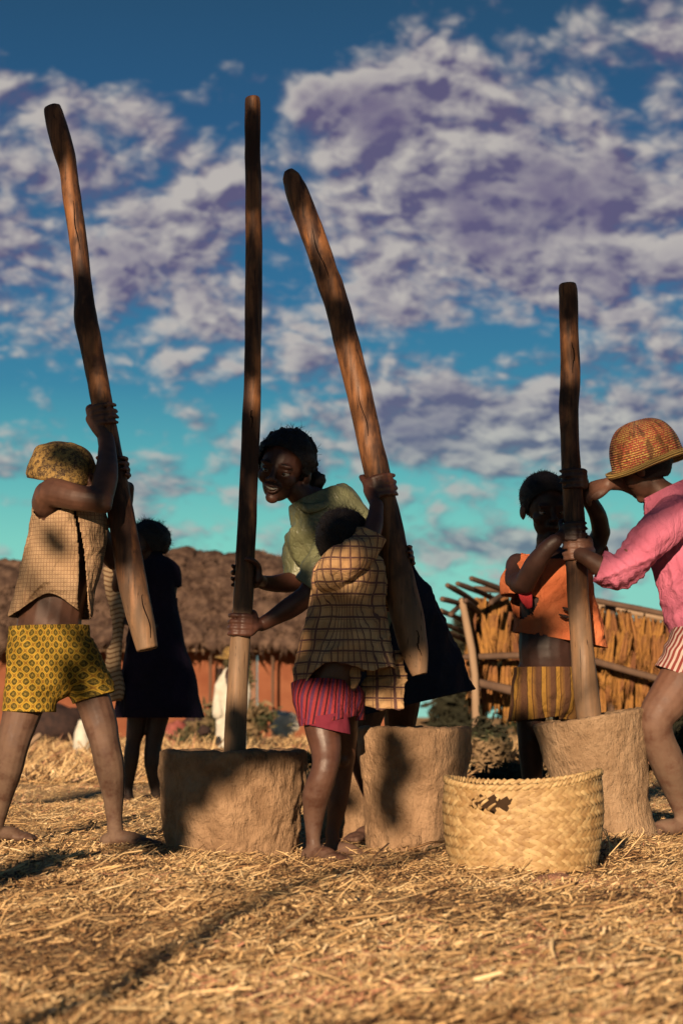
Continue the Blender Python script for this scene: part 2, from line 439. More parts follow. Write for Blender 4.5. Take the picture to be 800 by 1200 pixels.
M['skin_face'] = skin('skin_face', (0.105, 0.042, 0.028), dz=0.0, rough=0.5)
M['skin_pinkish'] = skin('skin_pinkish', (0.165, 0.075, 0.048), dz=0.35, amt=0.7)
def hair_fn(g, b):
    p = g.obj(); n = g.noise(p, 90, 4, 0.7); g.put(b, 'Normal', g.bump(g.noise(p, 260, 3, 0.8), 0.9, 0.004))
    return g.mix(n, (0.004, 0.003, 0.004), (0.012, 0.007, 0.007))
M['hair'] = mat('hair', hair_fn, 0.62, 0.25)
M['eye_white'] = mat('eye_white', lambda g, b: (0.62, 0.58, 0.55), 0.15, 0.5)
M['iris'] = mat('iris', lambda g, b: (0.012, 0.007, 0.005), 0.08, 0.6)
M['lips'] = skin('lips', (0.13, 0.045, 0.038), dz=-1, rough=0.35)
M['teeth'] = mat('teeth', lambda g, b: (0.60, 0.56, 0.48), 0.25, 0.5)
M['bead'] = mat('bead', lambda g, b: (0.75, 0.78, 0.85), 0.2, 0.5)

def weave_bump(g, uv, k=900, s=0.25):
    ux, uy, _ = g.sep(uv)
    return g.bump(g.m('MULTIPLY', g.m('SINE', g.m('MULTIPLY', ux, k * 6.28)), g.m('SINE', g.m('MULTIPLY', uy, k * 6.28))), s, 0.0006)
def dirt(g, c, amt=0.35, scale=14, col=(0.12, 0.075, 0.045)):
    n = g.noise(g.obj(), scale, 6, 0.65)
    return g.mix(g.m('MULTIPLY', g.ss(n, 0.5, 0.78), amt), c, col)
def creases(g, b, k=1.0):                       # crumpled cloth between the modelled folds
    p = g.obj(); w = g.vm('ADD', p, g.scale(g.vm('SUBTRACT', g.noise(p, 7, 2, col=True), (.5, .5, .5)), (.10, .10, .10)))
    a = g.noise(g.scale(w, (1, 1, .45)), 22, 3, 0.55); r_ = g.m('ABSOLUTE', g.m('SUBTRACT', a, 0.5)); r2 = g.m('ABSOLUTE', g.m('SUBTRACT', g.noise(w, 38, 3, 0.5), 0.5))
    h = g.m('ADD', g.m('MULTIPLY', g.ss(r_, 0.0, 0.10), 0.7), g.m('MULTIPLY', g.ss(r2, 0.0, 0.08), 0.3))
    n = g.new('ShaderNodeBump'); g.put(n, 'Height', h); g.put(n, 'Strength', 0.42 * k); g.put(n, 'Distance', 0.006)
    n2 = g.new('ShaderNodeBump'); g.put(n2, 'Height', g.noise(p, 520, 2, 0.7)); g.put(n2, 'Strength', 0.25); g.put(n2, 'Distance', 0.0008); g.l.new(n.outputs[0], n2.inputs['Normal'])
    g.put(b, 'Normal', n2.outputs[0])
def fr(g, x, per, off=0.0):                     # 0..1 saw
    return g.m('FRACT', g.m('ADD', g.m('DIVIDE', x, per), off + 50.0))
def line(g, x, per, half, soft, off=0.0):       # 1 on the line
    t = g.m('ABSOLUTE', g.m('SUBTRACT', fr(g, x, per, off), 0.5)); return g.ss(t, half, half + soft, 1, 0)

def shirt_check(g, b):
    creases(g, b)
    ux, uy, _ = g.sep(g.uv()); per = 0.0125
    l = g.m('MAXIMUM', line(g, ux, per, 0.10, 0.10), g.m('MULTIPLY', line(g, uy, per, 0.10, 0.10), 0.9))
    fx = g.m('SUBTRACT', fr(g, ux, per, 0.5), 0.5); fy = g.m('SUBTRACT', fr(g, uy, per, 0.5), 0.5)
    dd = g.m('SQRT', g.m('ADD', g.m('MULTIPLY', fx, fx), g.m('MULTIPLY', fy, fy)))
    dot = g.ss(dd, 0.10, 0.18, 1, 0)
    c = g.mix(g.ss(g.noise(g.obj(), 9, 3), 0.35, 0.7), (0.50, 0.33, 0.185), (0.60, 0.42, 0.25))
    c = g.mix(g.m('MULTIPLY', l, 0.62), c, (0.22, 0.115, 0.08)); c = g.mix(g.m('MULTIPLY', dot, 0.5), c, (0.25, 0.13, 0.08))
    return dirt(g, c, 0.3)
M['shirt_check'] = mat('tan_checked_cotton', shirt_check, 0.9, 0.1)
def shorts_yellow(g, b):
    creases(g, b)
    ux, uy, _ = g.sep(g.uv()); pw, ph = 0.041, 0.038
    ds = []
    for o in (0.0, 0.5):
        fx = g.m('SUBTRACT', fr(g, ux, pw, o), 0.5); fy = g.m('SUBTRACT', fr(g, uy, ph, o), 0.5)
        ex = g.m('MULTIPLY', fx, 1.0); ey = g.m('MULTIPLY', fy, 1.0)
        ds.append(g.m('SQRT', g.m('ADD', g.m('MULTIPLY', ex, ex), g.m('MULTIPLY', ey, ey))))
        ds.append(g.m('ADD', g.m('ABSOLUTE', fx), g.m('ABSOLUTE', fy)))
    e = g.m('MINIMUM', ds[0], ds[2]); q = g.m('MINIMUM', ds[1], ds[3])
    k = g.m('ADD', g.m('MULTIPLY', e, 0.6), g.m('MULTIPLY', q, 0.4))
    n = g.noise(g.uv(), 260, 2, 0.6)
    dark = g.mix(g.ss(n, 0.4, 0.62), (0.055, 0.042, 0.012), (0.26, 0.19, 0.035))
    c = g.mix(g.ss(k, 0.285, 0.315), dark, (0.64, 0.40, 0.050))
    c = g.mix(g.ss(k, 0.385, 0.42), c, (0.36, 0.19, 0.03))
    c = g.mix(g.ss(e, 0.06, 0.12, 0.5, 0), c, (0.50, 0.33, 0.06))
    return dirt(g, c, 0.25)
M['shorts_yellow'] = mat('yellow_scale_print_cotton', shorts_yellow, 0.88, 0.12)
def plaid(g, b):
    creases(g, b)
    ux, uy, _ = g.sep(g.uv()); wv = g.m('MULTIPLY', g.m('SUBTRACT', g.noise(g.obj(), 9, 2), 0.5), 0.012)
    ux = g.m('ADD', ux, wv); uy = g.m('ADD', uy, wv); per = 0.034
    a = line(g, ux, per, 0.065, 0.04); a2 = g.m('MULTIPLY', line(g, ux, per, 0.02, 0.03, 0.20), 0.55)
    c_ = line(g, uy, per * 0.95, 0.065, 0.04); c2 = g.m('MULTIPLY', line(g, uy, per * 0.95, 0.02, 0.03, 0.20), 0.55)
    l = g.m('MAXIMUM', g.m('MAXIMUM', a, a2), g.m('MAXIMUM', c_, c2))
    c = g.mix(g.ss(g.noise(g.obj(), 12, 4), 0.35, 0.7), (0.50, 0.29, 0.14), (0.70, 0.45, 0.23))
    c = g.mix(g.m('MULTIPLY', l, 0.86), c, (0.085, 0.035, 0.05))
    return dirt(g, c, 0.3)
M['plaid'] = mat('cream_and_purple_plaid_cotton', plaid, 0.88, 0.12)
def shorts_red(g, b):
    creases(g, b)
    ux, uy, _ = g.sep(g.uv()); t = fr(g, ux, 0.044)
    c = g.ramp(t, [(0.0, (0.50, 0.055, 0.065)), (0.20, (0.50, 0.055, 0.065)), (0.24, (0.07, 0.012, 0.025)), (0.38, (0.07, 0.012, 0.025)), (0.42, (0.46, 0.045, 0.06)), (0.58, (0.46, 0.045, 0.06)), (0.64, (0.19, 0.05, 0.13)), (0.88, (0.19, 0.05, 0.13)), (0.95, (0.50, 0.055, 0.065))])
    return dirt(g, c, 0.25)
M['shorts_red'] = mat('red_striped_cotton', shorts_red, 0.85, 0.15)
M['band_red'] = mat('dark_red_knit_band', lambda g, b: dirt(g, g.mix(g.noise(g.obj(), 60), (0.20, 0.025, 0.05), (0.30, 0.04, 0.07)), 0.2), 0.9, 0.1)
def shorts_brown(g, b):
    creases(g, b)
    ux, uy, _ = g.sep(g.uv()); t = fr(g, ux, 0.062, 0.1)
    c = g.ramp(t, [(0.0, (0.14, 0.065, 0.035)), (0.32, (0.14, 0.065, 0.035)), (0.36, (0.055, 0.028, 0.018)), (0.42, (0.46, 0.25, 0.05)), (0.66, (0.42, 0.22, 0.045)), (0.70, (0.09, 0.04, 0.02)), (0.78, (0.30, 0.15, 0.04)), (0.93, (0.20, 0.10, 0.04))])
    return dirt(g, c, 0.55, 22, (0.05, 0.03, 0.02))
M['shorts_brown'] = mat('brown_and_ochre_striped_cotton', shorts_brown, 0.88, 0.12)
def shorts_white(g, b):
    creases(g, b)
    ux, uy, _ = g.sep(g.uv()); c = g.mix(line(g, g.m('ADD', ux, g.m('MULTIPLY', uy, 0.10)), 0.0165, 0.23, 0.06), (0.60, 0.47, 0.42), (0.26, 0.05, 0.045))
    return dirt(g, c, 0.2)
M['shorts_white'] = mat('red_and_white_striped_cotton', shorts_white, 0.88, 0.12)
def cloth(name, a, c, amt=0.3, rough=0.88, spec=0.12, sc=10, dcol=(0.12, 0.075, 0.045), crease=1.0):
    def fn(g, b):
        creases(g, b, crease)
        return dirt(g, g.mix(g.ss(g.noise(g.obj(), sc, 4), 0.3, 0.7), a, c), amt, 14, dcol)
    return mat(name, fn, rough, spec)
M['shirt_orange'] = cloth('orange_cotton', (0.62, 0.165, 0.065), (0.74, 0.235, 0.10), 0.38, dcol=(0.32, 0.12, 0.06))
M['sleeve_red'] = cloth('red_cotton', (0.50, 0.03, 0.04), (0.60, 0.05, 0.06), 0.2)
M['sweater_pink'] = cloth('pink_knit', (0.58, 0.150, 0.245), (0.70, 0.205, 0.320), 0.22, 0.92, 0.1, 7, (0.40, 0.10, 0.14))
M['blouse'] = cloth('olive_green_satin', (0.20, 0.215, 0.105), (0.31, 0.32, 0.17), 0.15, 0.42, 0.35)
M['skirt'] = cloth('dark_navy_cotton', (0.012, 0.014, 0.026), (0.020, 0.022, 0.038), 0.1, dcol=(0.02, 0.02, 0.02))
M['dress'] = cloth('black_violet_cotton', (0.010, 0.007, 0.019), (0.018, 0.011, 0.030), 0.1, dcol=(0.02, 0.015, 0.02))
M['white_cloth'] = cloth('white_cotton', (0.55, 0.52, 0.44), (0.72, 0.69, 0.60), 0.2)
M['plain_dark'] = cloth('dark_brown_cloth', (0.03, 0.02, 0.02), (0.06, 0.035, 0.03), 0.1)
M['faded_red'] = cloth('faded_red_cotton', (0.26, 0.07, 0.06), (0.34, 0.11, 0.09), 0.2)
def scarf(g, b):
    creases(g, b)
    ux, uy, _ = g.sep(g.uv()); z1 = g.m('ADD', uy, g.m('MULTIPLY', g.m('ABSOLUTE', g.m('SUBTRACT', fr(g, ux, 0.05), 0.5)), 0.03))
    l = line(g, z1, 0.022, 0.13, 0.1)
    return dirt(g, g.mix(g.m('MULTIPLY', l, 0.8), (0.46, 0.33, 0.20), (0.14, 0.06, 0.03)), 0.2)
M['scarf'] = mat('cream_scarf_with_brown_zigzag', scarf, 0.88, 0.1)
def hat_gold(g, b):
    p = g.obj(); n = g.noise(p, 60, 4, 0.7); v = g.vor(p, 260)
    c = g.mix(g.ss(n, 0.42, 0.6), (0.06, 0.032, 0.016), (0.38, 0.23, 0.065)); c = g.mix(g.ss(v, 0.2, 0.6, 0.5, 0), c, (0.46, 0.30, 0.10))
    g.put(b, 'Normal', g.bump(v, 0.8, 0.002)); return c
M['hat_gold'] = mat('woven_ochre_raffia', hat_gold, 0.7, 0.25)

def wood_fn(g, b):
    p = g.obj(); q = g.scale(p, (1, 1, 0.09)); n = g.noise(q, 34, 6, 0.62, dist=0.4); n2 = g.noise(g.scale(p, (1, 1, 0.5)), 9, 4, 0.6)
    c = g.mix(g.ss(n, 0.34, 0.66), (0.040, 0.017, 0.010), (0.30, 0.125, 0.046))
    c = g.mix(g.ss(n2, 0.42, 0.60, 0, 0.85), c, (0.030, 0.013, 0.010))
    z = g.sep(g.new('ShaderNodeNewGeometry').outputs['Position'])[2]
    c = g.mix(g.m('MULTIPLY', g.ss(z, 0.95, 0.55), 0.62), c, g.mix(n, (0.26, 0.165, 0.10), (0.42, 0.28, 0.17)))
    g.put(b, 'Roughness', g.ss(n2, 0.3, 0.7, 0.52, 0.78))
    cr = g.noise(g.scale(p, (1, 1, 0.05)), 120, 3, 0.7); c = g.mix(g.ss(cr, 0.60, 0.68, 0, 0.8), c, (0.02, 0.009, 0.006))
    g.put(b, 'Normal', g.bump(g.m('ADD', n, g.m('MULTIPLY', g.noise(p, 120, 3), 0.3)), 0.5, 0.004))
    return c
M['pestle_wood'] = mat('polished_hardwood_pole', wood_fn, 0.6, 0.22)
def mortar_fn(dark, light, meal):
    def fn(g, b):
        p = g.obj(); n = g.noise(p, 10, 7, 0.65); f = g.noise(g.scale(p, (1, 1, 0.35)), 60, 5, 0.7)
        c = g.mix(g.ss(n, 0.32, 0.68), dark, light)
        c = g.mix(g.ss(f, 0.55, 0.75, 0, 0.5), c, tuple(v * 0.45 for v in dark))
        c = g.mix(g.ss(g.noise(p, 17, 5, 0.75), 0.60, 0.72, 0, meal), c, (0.55, 0.44, 0.30))
        g.put(b, 'Normal', g.bump(g.m('ADD', f, g.noise(p, 25, 5, 0.6)), 1.0, 0.017)); return c
    return fn
M['mortar'] = mat('rough_brown_mortar_wood', mortar_fn((0.24, 0.145, 0.082), (0.40, 0.255, 0.15), 0.10), 0.9, 0.12)
M['mortar_pale'] = mat('mealy_mortar_wood', mortar_fn((0.26, 0.165, 0.095), (0.40, 0.27, 0.165), 0.55), 0.85, 0.15)
M['stone'] = mat('pink_stone', mortar_fn((0.42, 0.20, 0.13), (0.52, 0.28, 0.18), 0.2), 0.9, 0.1)
M['clod'] = mat('brown_clod', mortar_fn((0.12, 0.055, 0.03), (0.18, 0.09, 0.05), 0.0), 0.95, 0.1)
def strand_fn(g, b):
    r = g.new('ShaderNodeObjectInfo').outputs['Random']; p = g.obj(); n = g.noise(p, 45, 4, 0.6); f = g.noise(p, 300, 2, 0.7)
    c = g.mix(r, (0.48, 0.29, 0.115), (0.74, 0.52, 0.25)); c = g.mix(g.ss(n, 0.42, 0.66, 0, 0.65), c, (0.33, 0.18, 0.07))
    g.put(b, 'Normal', g.bump(f, 0.4, 0.001)); return c
M['raffia'] = mat('pale_raffia', strand_fn, 0.6, 0.25)
M['raffia_shade'] = mat('shaded_raffia', lambda g, b: g.mix(g.noise(g.obj(), 40), (0.035, 0.018, 0.009), (0.07, 0.038, 0.018)), 0.8, 0.1)  # near-black to paint the shade inside the basket and between its strands
def ground_fn(g, b):
    p = g.new('ShaderNodeNewGeometry').outputs['Position']
    n = g.noise(p, 1.3, 6, 0.6); f = g.noise(p, 40, 6, 0.72); v = g.vor(g.vm('ADD', p, g.scale(g.noise(p, 12, 2, col=True), (.1, .1, .1))), 110)
    fl = g.vor(g.scale(g.vm('ADD', p, g.scale(g.noise(p, 9, 2, col=True), (.2, .2, .2))), (1, 2.2, 1)), 75, out=1); c = g.mix(g.ss(f, 0.36, 0.64), (0.22, 0.12, 0.055), (0.60, 0.39, 0.19)); c = g.mix(g.ss(g.sep(fl)[0], 0.45, 0.9, 0, 0.75), c, (0.74, 0.52, 0.27)); c = g.mix(g.ss(g.sep(fl)[1], 0.75, 0.95, 0, 0.8), c, (0.10, 0.05, 0.025))
    c = g.mix(g.ss(v, 0.15, 0.5, 0.55, 0), c, (0.66, 0.47, 0.25)); c = g.mix(g.ss(n, 0.52, 0.7, 0, 0.55), c, (0.30, 0.17, 0.08))
    far = g.ss(g.sep(p)[1], 14, 40)
    c = g.mix(far, c, g.mix(g.noise(p, 0.35, 6, 0.6), (0.34, 0.19, 0.085), (0.50, 0.33, 0.15)))
    g.put(b, 'Normal', g.bump(g.m('ADD', f, g.m('MULTIPLY', g.noise(p, 130, 3, 0.7), 0.5)), 1.0, 0.012)); return c
M['ground'] = mat('straw_strewn_earth', ground_fn, 0.95, 0.08)
def straw_fn(g, b):
    a = g.new('ShaderNodeAttribute', attribute_name='tint').outputs['Fac']; n = g.noise(g.obj(), 60, 2)
    c = g.ramp(a, [(0.0, (0.05, 0.026, 0.014)), (0.22, (0.20, 0.105, 0.045)), (0.5, (0.52, 0.340, 0.160)), (0.82, (0.68, 0.49, 0.255)), (0.97, (0.78, 0.62, 0.38)), (1.0, (0.42, 0.20, 0.12))])
    return g.mix(g.ss(n, .4, .75, 0, .35), c, (0.24, 0.13, 0.06))
M['straw'] = mat('dry_straw', straw_fn, 0.62, 0.25)
def thatch_fn(g, b):
    p = g.obj(); n = g.noise(g.scale(p, (1, 1, 0.35)), 5, 7, 0.7); n2 = g.noise(p, 1.1, 4, 0.6)
    c = g.mix(g.ss(n, 0.36, 0.66), (0.060, 0.037, 0.030), (0.20, 0.130, 0.095)); return g.mix(g.ss(n2, 0.45, 0.7, 0, 0.5), c, (0.13, 0.085, 0.065))
M['thatch'] = mat('weathered_thatch', thatch_fn, 0.95, 0.05)
M['mud'] = mat('red_mud_plaster', lambda g, b: g.mix(g.ss(g.noise(g.obj(), 1.6, 6, 0.6), 0.3, 0.7), (0.30, 0.10, 0.052), (0.42, 0.165, 0.088)), 0.95, 0.05)
M['mud_pale'] = mat('pale_mud_plaster', lambda g, b: g.mix(g.ss(g.noise(g.obj(), 3, 6, 0.6), 0.3, 0.7), (0.28, 0.15, 0.10), (0.38, 0.22, 0.15)), 0.95, 0.05)
M['grey_wood'] = mat('old_grey_wood', lambda g, b: g.mix(g.noise(g.scale(g.obj(), (1, 1, .2)), 12, 5), (0.07, 0.042, 0.032), (0.20, 0.125, 0.085)), 0.9, 0.1)  # dark grey-brown grain of the old posts, rails and rafters
M['pale_pole'] = mat('pale_peeled_pole', lambda g, b: g.mix(g.noise(g.scale(g.obj(), (1, 1, .2)), 12, 5), (0.26, 0.17, 0.11), (0.46, 0.32, 0.21)), 0.9, 0.1)
def cob_fn(g, b):
    r = g.new('ShaderNodeObjectInfo').outputs['Random']; n = g.noise(g.obj(), 22, 4, 0.65)
    c = g.ramp(r, [(0.0, (0.24, 0.11, 0.035)), (0.5, (0.38, 0.19, 0.05)), (0.8, (0.28, 0.125, 0.045)), (1.0, (0.17, 0.07, 0.035))]); return g.mix(g.ss(n, 0.4, 0.7, 0, 0.6), c, (0.15, 0.065, 0.035))
M['cob'] = mat('dry_millet_sheaf', cob_fn, 0.85, 0.1)
M['stalk_mass'] = mat('dark_dry_stalks', lambda g, b: g.mix(g.ss(g.noise(g.obj(), 14, 4), 0.4, 0.65), (0.10, 0.05, 0.025), (0.36, 0.19, 0.07)), 0.9, 0.1)
M['bark'] = mat('grey_bark', lambda g, b: g.mix(g.noise(g.scale(g.obj(), (1, 1, .25)), 20, 6), (0.06, 0.04, 0.03), (0.17, 0.12, 0.09)), 0.95, 0.05)
M['leaf'] = mat('dull_green_leaf', lambda g, b: g.mix(g.noise(g.obj(), 5, 3), (0.035, 0.06, 0.015), (0.09, 0.11, 0.03)), 0.7, 0.2)
M['scrub'] = mat('dry_scrub', lambda g, b: g.mix(g.ss(g.noise(g.obj(), 3, 4), 0.4, 0.65), (0.06, 0.07, 0.035), (0.30, 0.20, 0.11)), 0.9, 0.1)
M['dark_scrub'] = mat('dark_scrub', lambda g, b: g.mix(g.noise(g.obj(), 4, 4), (0.018, 0.022, 0.014), (0.055, 0.05, 0.03)), 0.9, 0.1)

# ------------------------------------------------------------------ ground
def nonuni(a, b, n, c, k):                       # spacing fine near c
    t = np.linspace(-1, 1, n); s_ = np.sinh(t * k) / math.sinh(k); return np.where(s_ < 0, c + s_ * (c - a), c + s_ * (b - c))
gx = nonuni(-600, 600, 300, 0.0, 7.3); gy = np.concatenate([np.linspace(-60, 1.2, 12)[:-1], np.linspace(1.2, 9, 300)[:-1], 9 + (np.linspace(0, 1, 120) ** 3.2) * 1200])
X, Y = np.meshgrid(gx, gy); Z = gz(X, Y)
Z = np.where((np.abs(X) > 4) | (Y > 14), Z * 0.6, Z)
fine = fbm(np.stack([X.ravel() * 40, Y.ravel() * 40, X.ravel() * 0], 1), 2).reshape(X.shape)
Z = Z + np.where((np.abs(X) < 3) & (Y < 14), fine * 0.003 - 0.003, 0)
V = np.stack([X, Y, Z], -1).reshape(-1, 3); nx = len(gx); i = np.arange((len(gy) - 1) * nx).reshape(-1, nx)[:, :-1].ravel()
ground = link('ground', np_mesh('ground', V, np.stack([i, i + 1, i + nx + 1, i + nx], 1), 4), M['ground']); tag(ground, kind='structure')

# ------------------------------------------------------------------ straw litter (uncountable)
def blades(name, N, yr, lr, wr, label, seed, tilt=0.28, flakes=False):
    r = np.random.default_rng(seed)
    u_ = r.random(N); y = np.where(r.random(N) < 0.5, yr[0] * (yr[1] / yr[0]) ** u_, 1 / (1 / yr[0] + u_ * (1 / yr[1] - 1 / yr[0]))); half = 0.18 * y + 0.55; x = (r.random(N) * 2 - 1) * half
    cl = NZ(np.stack([x * 3.1, y * 3.1, x * 0 + 4], 1)); keep = r.random(N) < (0.78 + 0.50 * cl); x, y = x[keep], y[keep]; N = len(x)
    a = r.random(N) * math.pi * 2; bias = r.random(N) < 0.45; a = np.where(bias, r.normal(0.25, 0.5, N), a)
    el = np.abs(r.normal(0, tilt, N)); L = lr[0] + (lr[1] - lr[0]) * r.random(N) ** 2.2; w = wr[0] + (wr[1] - wr[0]) * r.random(N) ** 1.6
    D = np.stack([np.cos(a) * np.cos(el), np.sin(a) * np.cos(el), np.sin(el)], 1)
    S_ = np.stack([-np.sin(a), np.cos(a), 0 * a], 1); U = np.cross(D, S_); roll = r.normal(0, 0.7, N)[:, None]; S2 = S_ * np.cos(roll) + U * np.sin(roll); U2 = np.cross(D, S2)
    c = np.stack([x, y, gz(x, y) + 0.002 + r.random(N) * 0.010 + np.sin(el) * L * 0.42], 1)
    bend = (r.normal(0, 0.16, N) * L)[:, None] * (U * 0.4 + S_)
    V = []; seg = 2 if not flakes else 1
    for t in np.linspace(-0.5, 0.5, seg + 1):
        m = c + D * (L * t)[:, None] + bend * (1 - 4 * t * t) * 0.5; ww = (w * (1 - 0.5 * abs(t)))[:, None]
        V += [m - S2 * ww, m + S2 * ww, m - U2 * ww * 0.75]
    V = np.stack(V, 1).reshape(-1, 3); k = 3 * (seg + 1); b0 = (np.arange(N) * k)[:, None]; q = []
    for s_ in range(seg):
        for j in range(3): j2 = (j + 1) % 3; q.append([s_ * 3 + j, s_ * 3 + j2, s_ * 3 + 3 + j2, s_ * 3 + 3 + j])
    Q = (b0[:, :, None] + np.array(q)[None]).reshape(-1, 4); me = np_mesh(name, V, Q, 4)
    at = me.attributes.new('tint', 'FLOAT', 'FACE'); at.data.foreach_set('value', np.repeat(np.clip(r.beta(1.7, 1.6, N) + 0.30 * NZ(np.stack([x * 2, y * 2, x * 0], 1)) + 0.25 * NZ(np.stack([x * 9, y * 5, x * 0 + 9], 1)), 0, 1), len(q)).astype(np.float32))
    o = link(name, me, M['straw'], smooth=False); tag(o, label, kind='stuff'); return o
blades('straw', 56000, (2.1, 12.5), (0.010, 0.066), (0.0008, 0.0023), 'loose dry straw scattered over the threshing ground', 1)
blades('husk_flakes', 120000, (2.1, 11), (0.005, 0.020), (0.0010, 0.0042), 'small husks and chaff lying among the straw', 2, 0.5, True)
blades('coarse_stalks', 900, (2.1, 14), (0.06, 0.20), (0.0022, 0.0042), 'coarse broken stalks lying on the chaff', 3, 0.16)
blades('wood_chips', 800, (2.3, 10), (0.02, 0.06), (0.004, 0.010), 'flat wood and husk chips lying on the ground', 5, 0.2, True)
blades('far_straw', 26000, (12, 34), (0.06, 0.26), (0.003, 0.010), 'straw heaped on the ground before the hut', 4, 0.5)

def lump(bm, c, rad, seed, amp=0.12, n=16, rot=None):
    b2 = bmesh.new(); ell(b2, Vector((0, 0, 0)), rad, rot, n)
    for v in b2.verts:
        d_ = v.co.normalized(); v.co += v.co * (mn.fractal(d_ * 1.7 + Vector((seed, 0, 0)), 1.0, 2.0, 4) * amp * 2); v.co += Vector(c)
    me = bpy.data.meshes.new('t'); b2.to_mesh(me); b2.free(); bm.from_mesh(me); bpy.data.meshes.remove(me)
def lump_thing(name, label, cat, c, rad, seed, m, amp=0.12, group=None):
    bm = bmesh.new(); lump(bm, c, rad, seed, amp); o = link(name, bm_mesh(bm), m); tag(o, label, cat, group); return o
def on_ground(px, py, h=0.0):
    dd = GD(py); p = P(px, py, dd); p.z = gzf(p.x, p.y) + h; return p
p = on_ground(650, 1040); lump_thing('stone', 'flat pinkish stone half buried in straw in front of the basket', 'stone', p + Vector((0, 0, 0.004)), (0.062, 0.035, 0.020), 3, M['stone'])
p = on_ground(736, 1012); lump_thing('dirt_clod', 'small brown clod on the straw to the right of the basket', 'clod', p + Vector((0, 0, 0.005)), (0.015, 0.012, 0.009), 5, M['clod'], 0.25)
p = on_ground(702, 1032); lump_thing('dirt_clod', 'small brown clod beside the flat pinkish stone', 'clod', p + Vector((0, 0, 0.005)), (0.016, 0.012, 0.009), 8, M['clod'], 0.25)

# ------------------------------------------------------------------ the long thatched hut
HUT = 40.0; s40 = HUT / F
hut = empty('thatched_hut', P(180, 863, HUT)); tag(hut, 'long red mud hut under a lumpy thatched roof behind the children', 'hut')
def wallbox(name, x0, y0, x1, y1, dd, depth, m, parent=None, label=None):
    a = P(x0, y0, dd); c = P(x1, y1, dd); bm = bmesh.new()
    box(bm, ((a.x + c.x) / 2, dd + depth / 2, (a.z + c.z) / 2), (abs(c.x - a.x), depth, abs(a.z - c.z))); bmesh.ops.bevel(bm, geom=bm.edges[:], offset=0.02, segments=1, affect='EDGES')
    o = link(name, bm_mesh(bm), m, parent, smooth=False)
    if label: o['label'] = label
    return o
wallbox('wall', -90, 764, 292, 880, HUT, 3.4, M['mud'], hut); wallbox('wall', 302, 764, 480, 880, HUT, 3.4, M['mud'], hut)
wallbox('door_panel', 289, 768, 300.5, 870, HUT - 0.05, 0.14, M['mud_pale'], hut, 'tall pale panel in the red wall'); wallbox('lintel', 289, 764, 302, 768, HUT - 0.08, 0.2, M['grey_wood'], hut)
wf = wallbox('window_frame', 252, 780, 264, 801, HUT - 0.05, 0.1, M['mud_pale'], hut); wallbox('pane', 255, 783, 261, 798, HUT - 0.09, 0.05, M['plain_dark'], wf)
wallbox('post', 245, 768, 247.5, 868, HUT - 0.5, 0.05, M['grey_wood'], hut); wallbox('post', 318, 768, 321, 868, HUT - 0.5, 0.05, M['grey_wood'], hut)
# roof: thick shaggy slope with an uneven ridge
prof = [(-110, 676), (-40, 672), (10, 668), (60, 670), (110, 664), (150, 668), (200, 655), (218, 650), (240, 657), (262, 661), (285, 655), (305, 652), (330, 661), (350, 667), (380, 664), (430, 676), (480, 700), (500, 742)]
nxr, nyr = 300, 46; Vr = []
for side in (0, 1):
    for j in range(nyr):
        t = j / (nyr - 1)
        for i_ in range(nxr):
            px0 = -110 + 610 * i_ / (nxr - 1); py0 = float(np.interp(px0, [a for a, _ in prof], [b_ for _, b_ in prof]))
            top = P(px0, py0, HUT + 1.6); eave = P(px0, 762, HUT - 0.7) if side == 0 else P(px0, 762, HUT + 4.2)
            q = top.lerp(eave, t); q.z += 0.24 * math.sin(math.pi * t) * 0.8
            Vr.append(q)
Vr = np.array(Vr, np.float32); nn = fbm(Vr * np.array([2.1, 2.1, 1.5]), 4); Vr[:, 2] += nn * 0.10; Vr[:, 1] -= np.abs(nn) * 0.16
i = (np.arange(nyr - 1)[:, None] * nxr + np.arange(nxr - 1)[None]).ravel(); Qs = np.stack([i, i + 1, i + nxr + 1, i + nxr], 1)
me = np_mesh('roof', Vr, np.concatenate([Qs, Qs + nxr * nyr]), 4); rf = link('roof', me, M['thatch'], hut); s_ = rf.modifiers.new('thick', 'SOLIDIFY'); s_.thickness = 0.22
# shaggy tufts of thatch
r = np.random.default_rng(12); N = 9000; tx = r.random(N) * 610 - 110; tt = r.random(N) ** 0.8; tv = []; tf = []
for k in range(N):
    py0 = float(np.interp(tx[k], [a for a, _ in prof], [b_ for _, b_ in prof])); a = P(tx[k], py0, HUT + 1.6).lerp(P(tx[k], 762, HUT - 0.72), tt[k]); a.z += 0.15 + 0.24 * math.sin(math.pi * tt[k]); a.y -= 0.12
    L = 0.15 + 0.3 * r.random(); dv = Vector((r.normal(0, 0.35), -0.6, -0.55 + r.normal(0, 0.35))) * L; w = 0.02 + 0.03 * r.random()
    b0 = len(tv); tv += [a + Vector((-w, 0, 0)), a + Vector((w, 0, 0)), a + Vector((0, 0.03, -w)), a + dv]; tf += [(b0, b0 + 1, b0 + 3), (b0 + 1, b0 + 2, b0 + 3), (b0 + 2, b0, b0 + 3)]
tuft = link('thatch_tufts', np_mesh('tufts', np.array(tv), np.array(tf), 3), M['thatch'], rf, smooth=False); tuft['kind'] = 'stuff'
bm = bmesh.new(); a = P(-110, 762, HUT - 0.62); c = P(480, 762, HUT - 0.62); tube(bm, [(a, 0.06), (a.lerp(c, .5) + Vector((0, 0, 0.03)), 0.06), (c, 0.06)], 8); link('eave_pole', bm_mesh(bm), M['pale_pole'], hut)
for k in range(26):
    bm = bmesh.new(); x0 = -100 + k * 22.5; tube(bm, [(P(x0, 764, HUT + 0.1), 0.03), (P(x0 + 1, 766, HUT - 0.68), 0.03)], 6, sub=1); link('rafter', bm_mesh(bm), M['grey_wood'], hut)

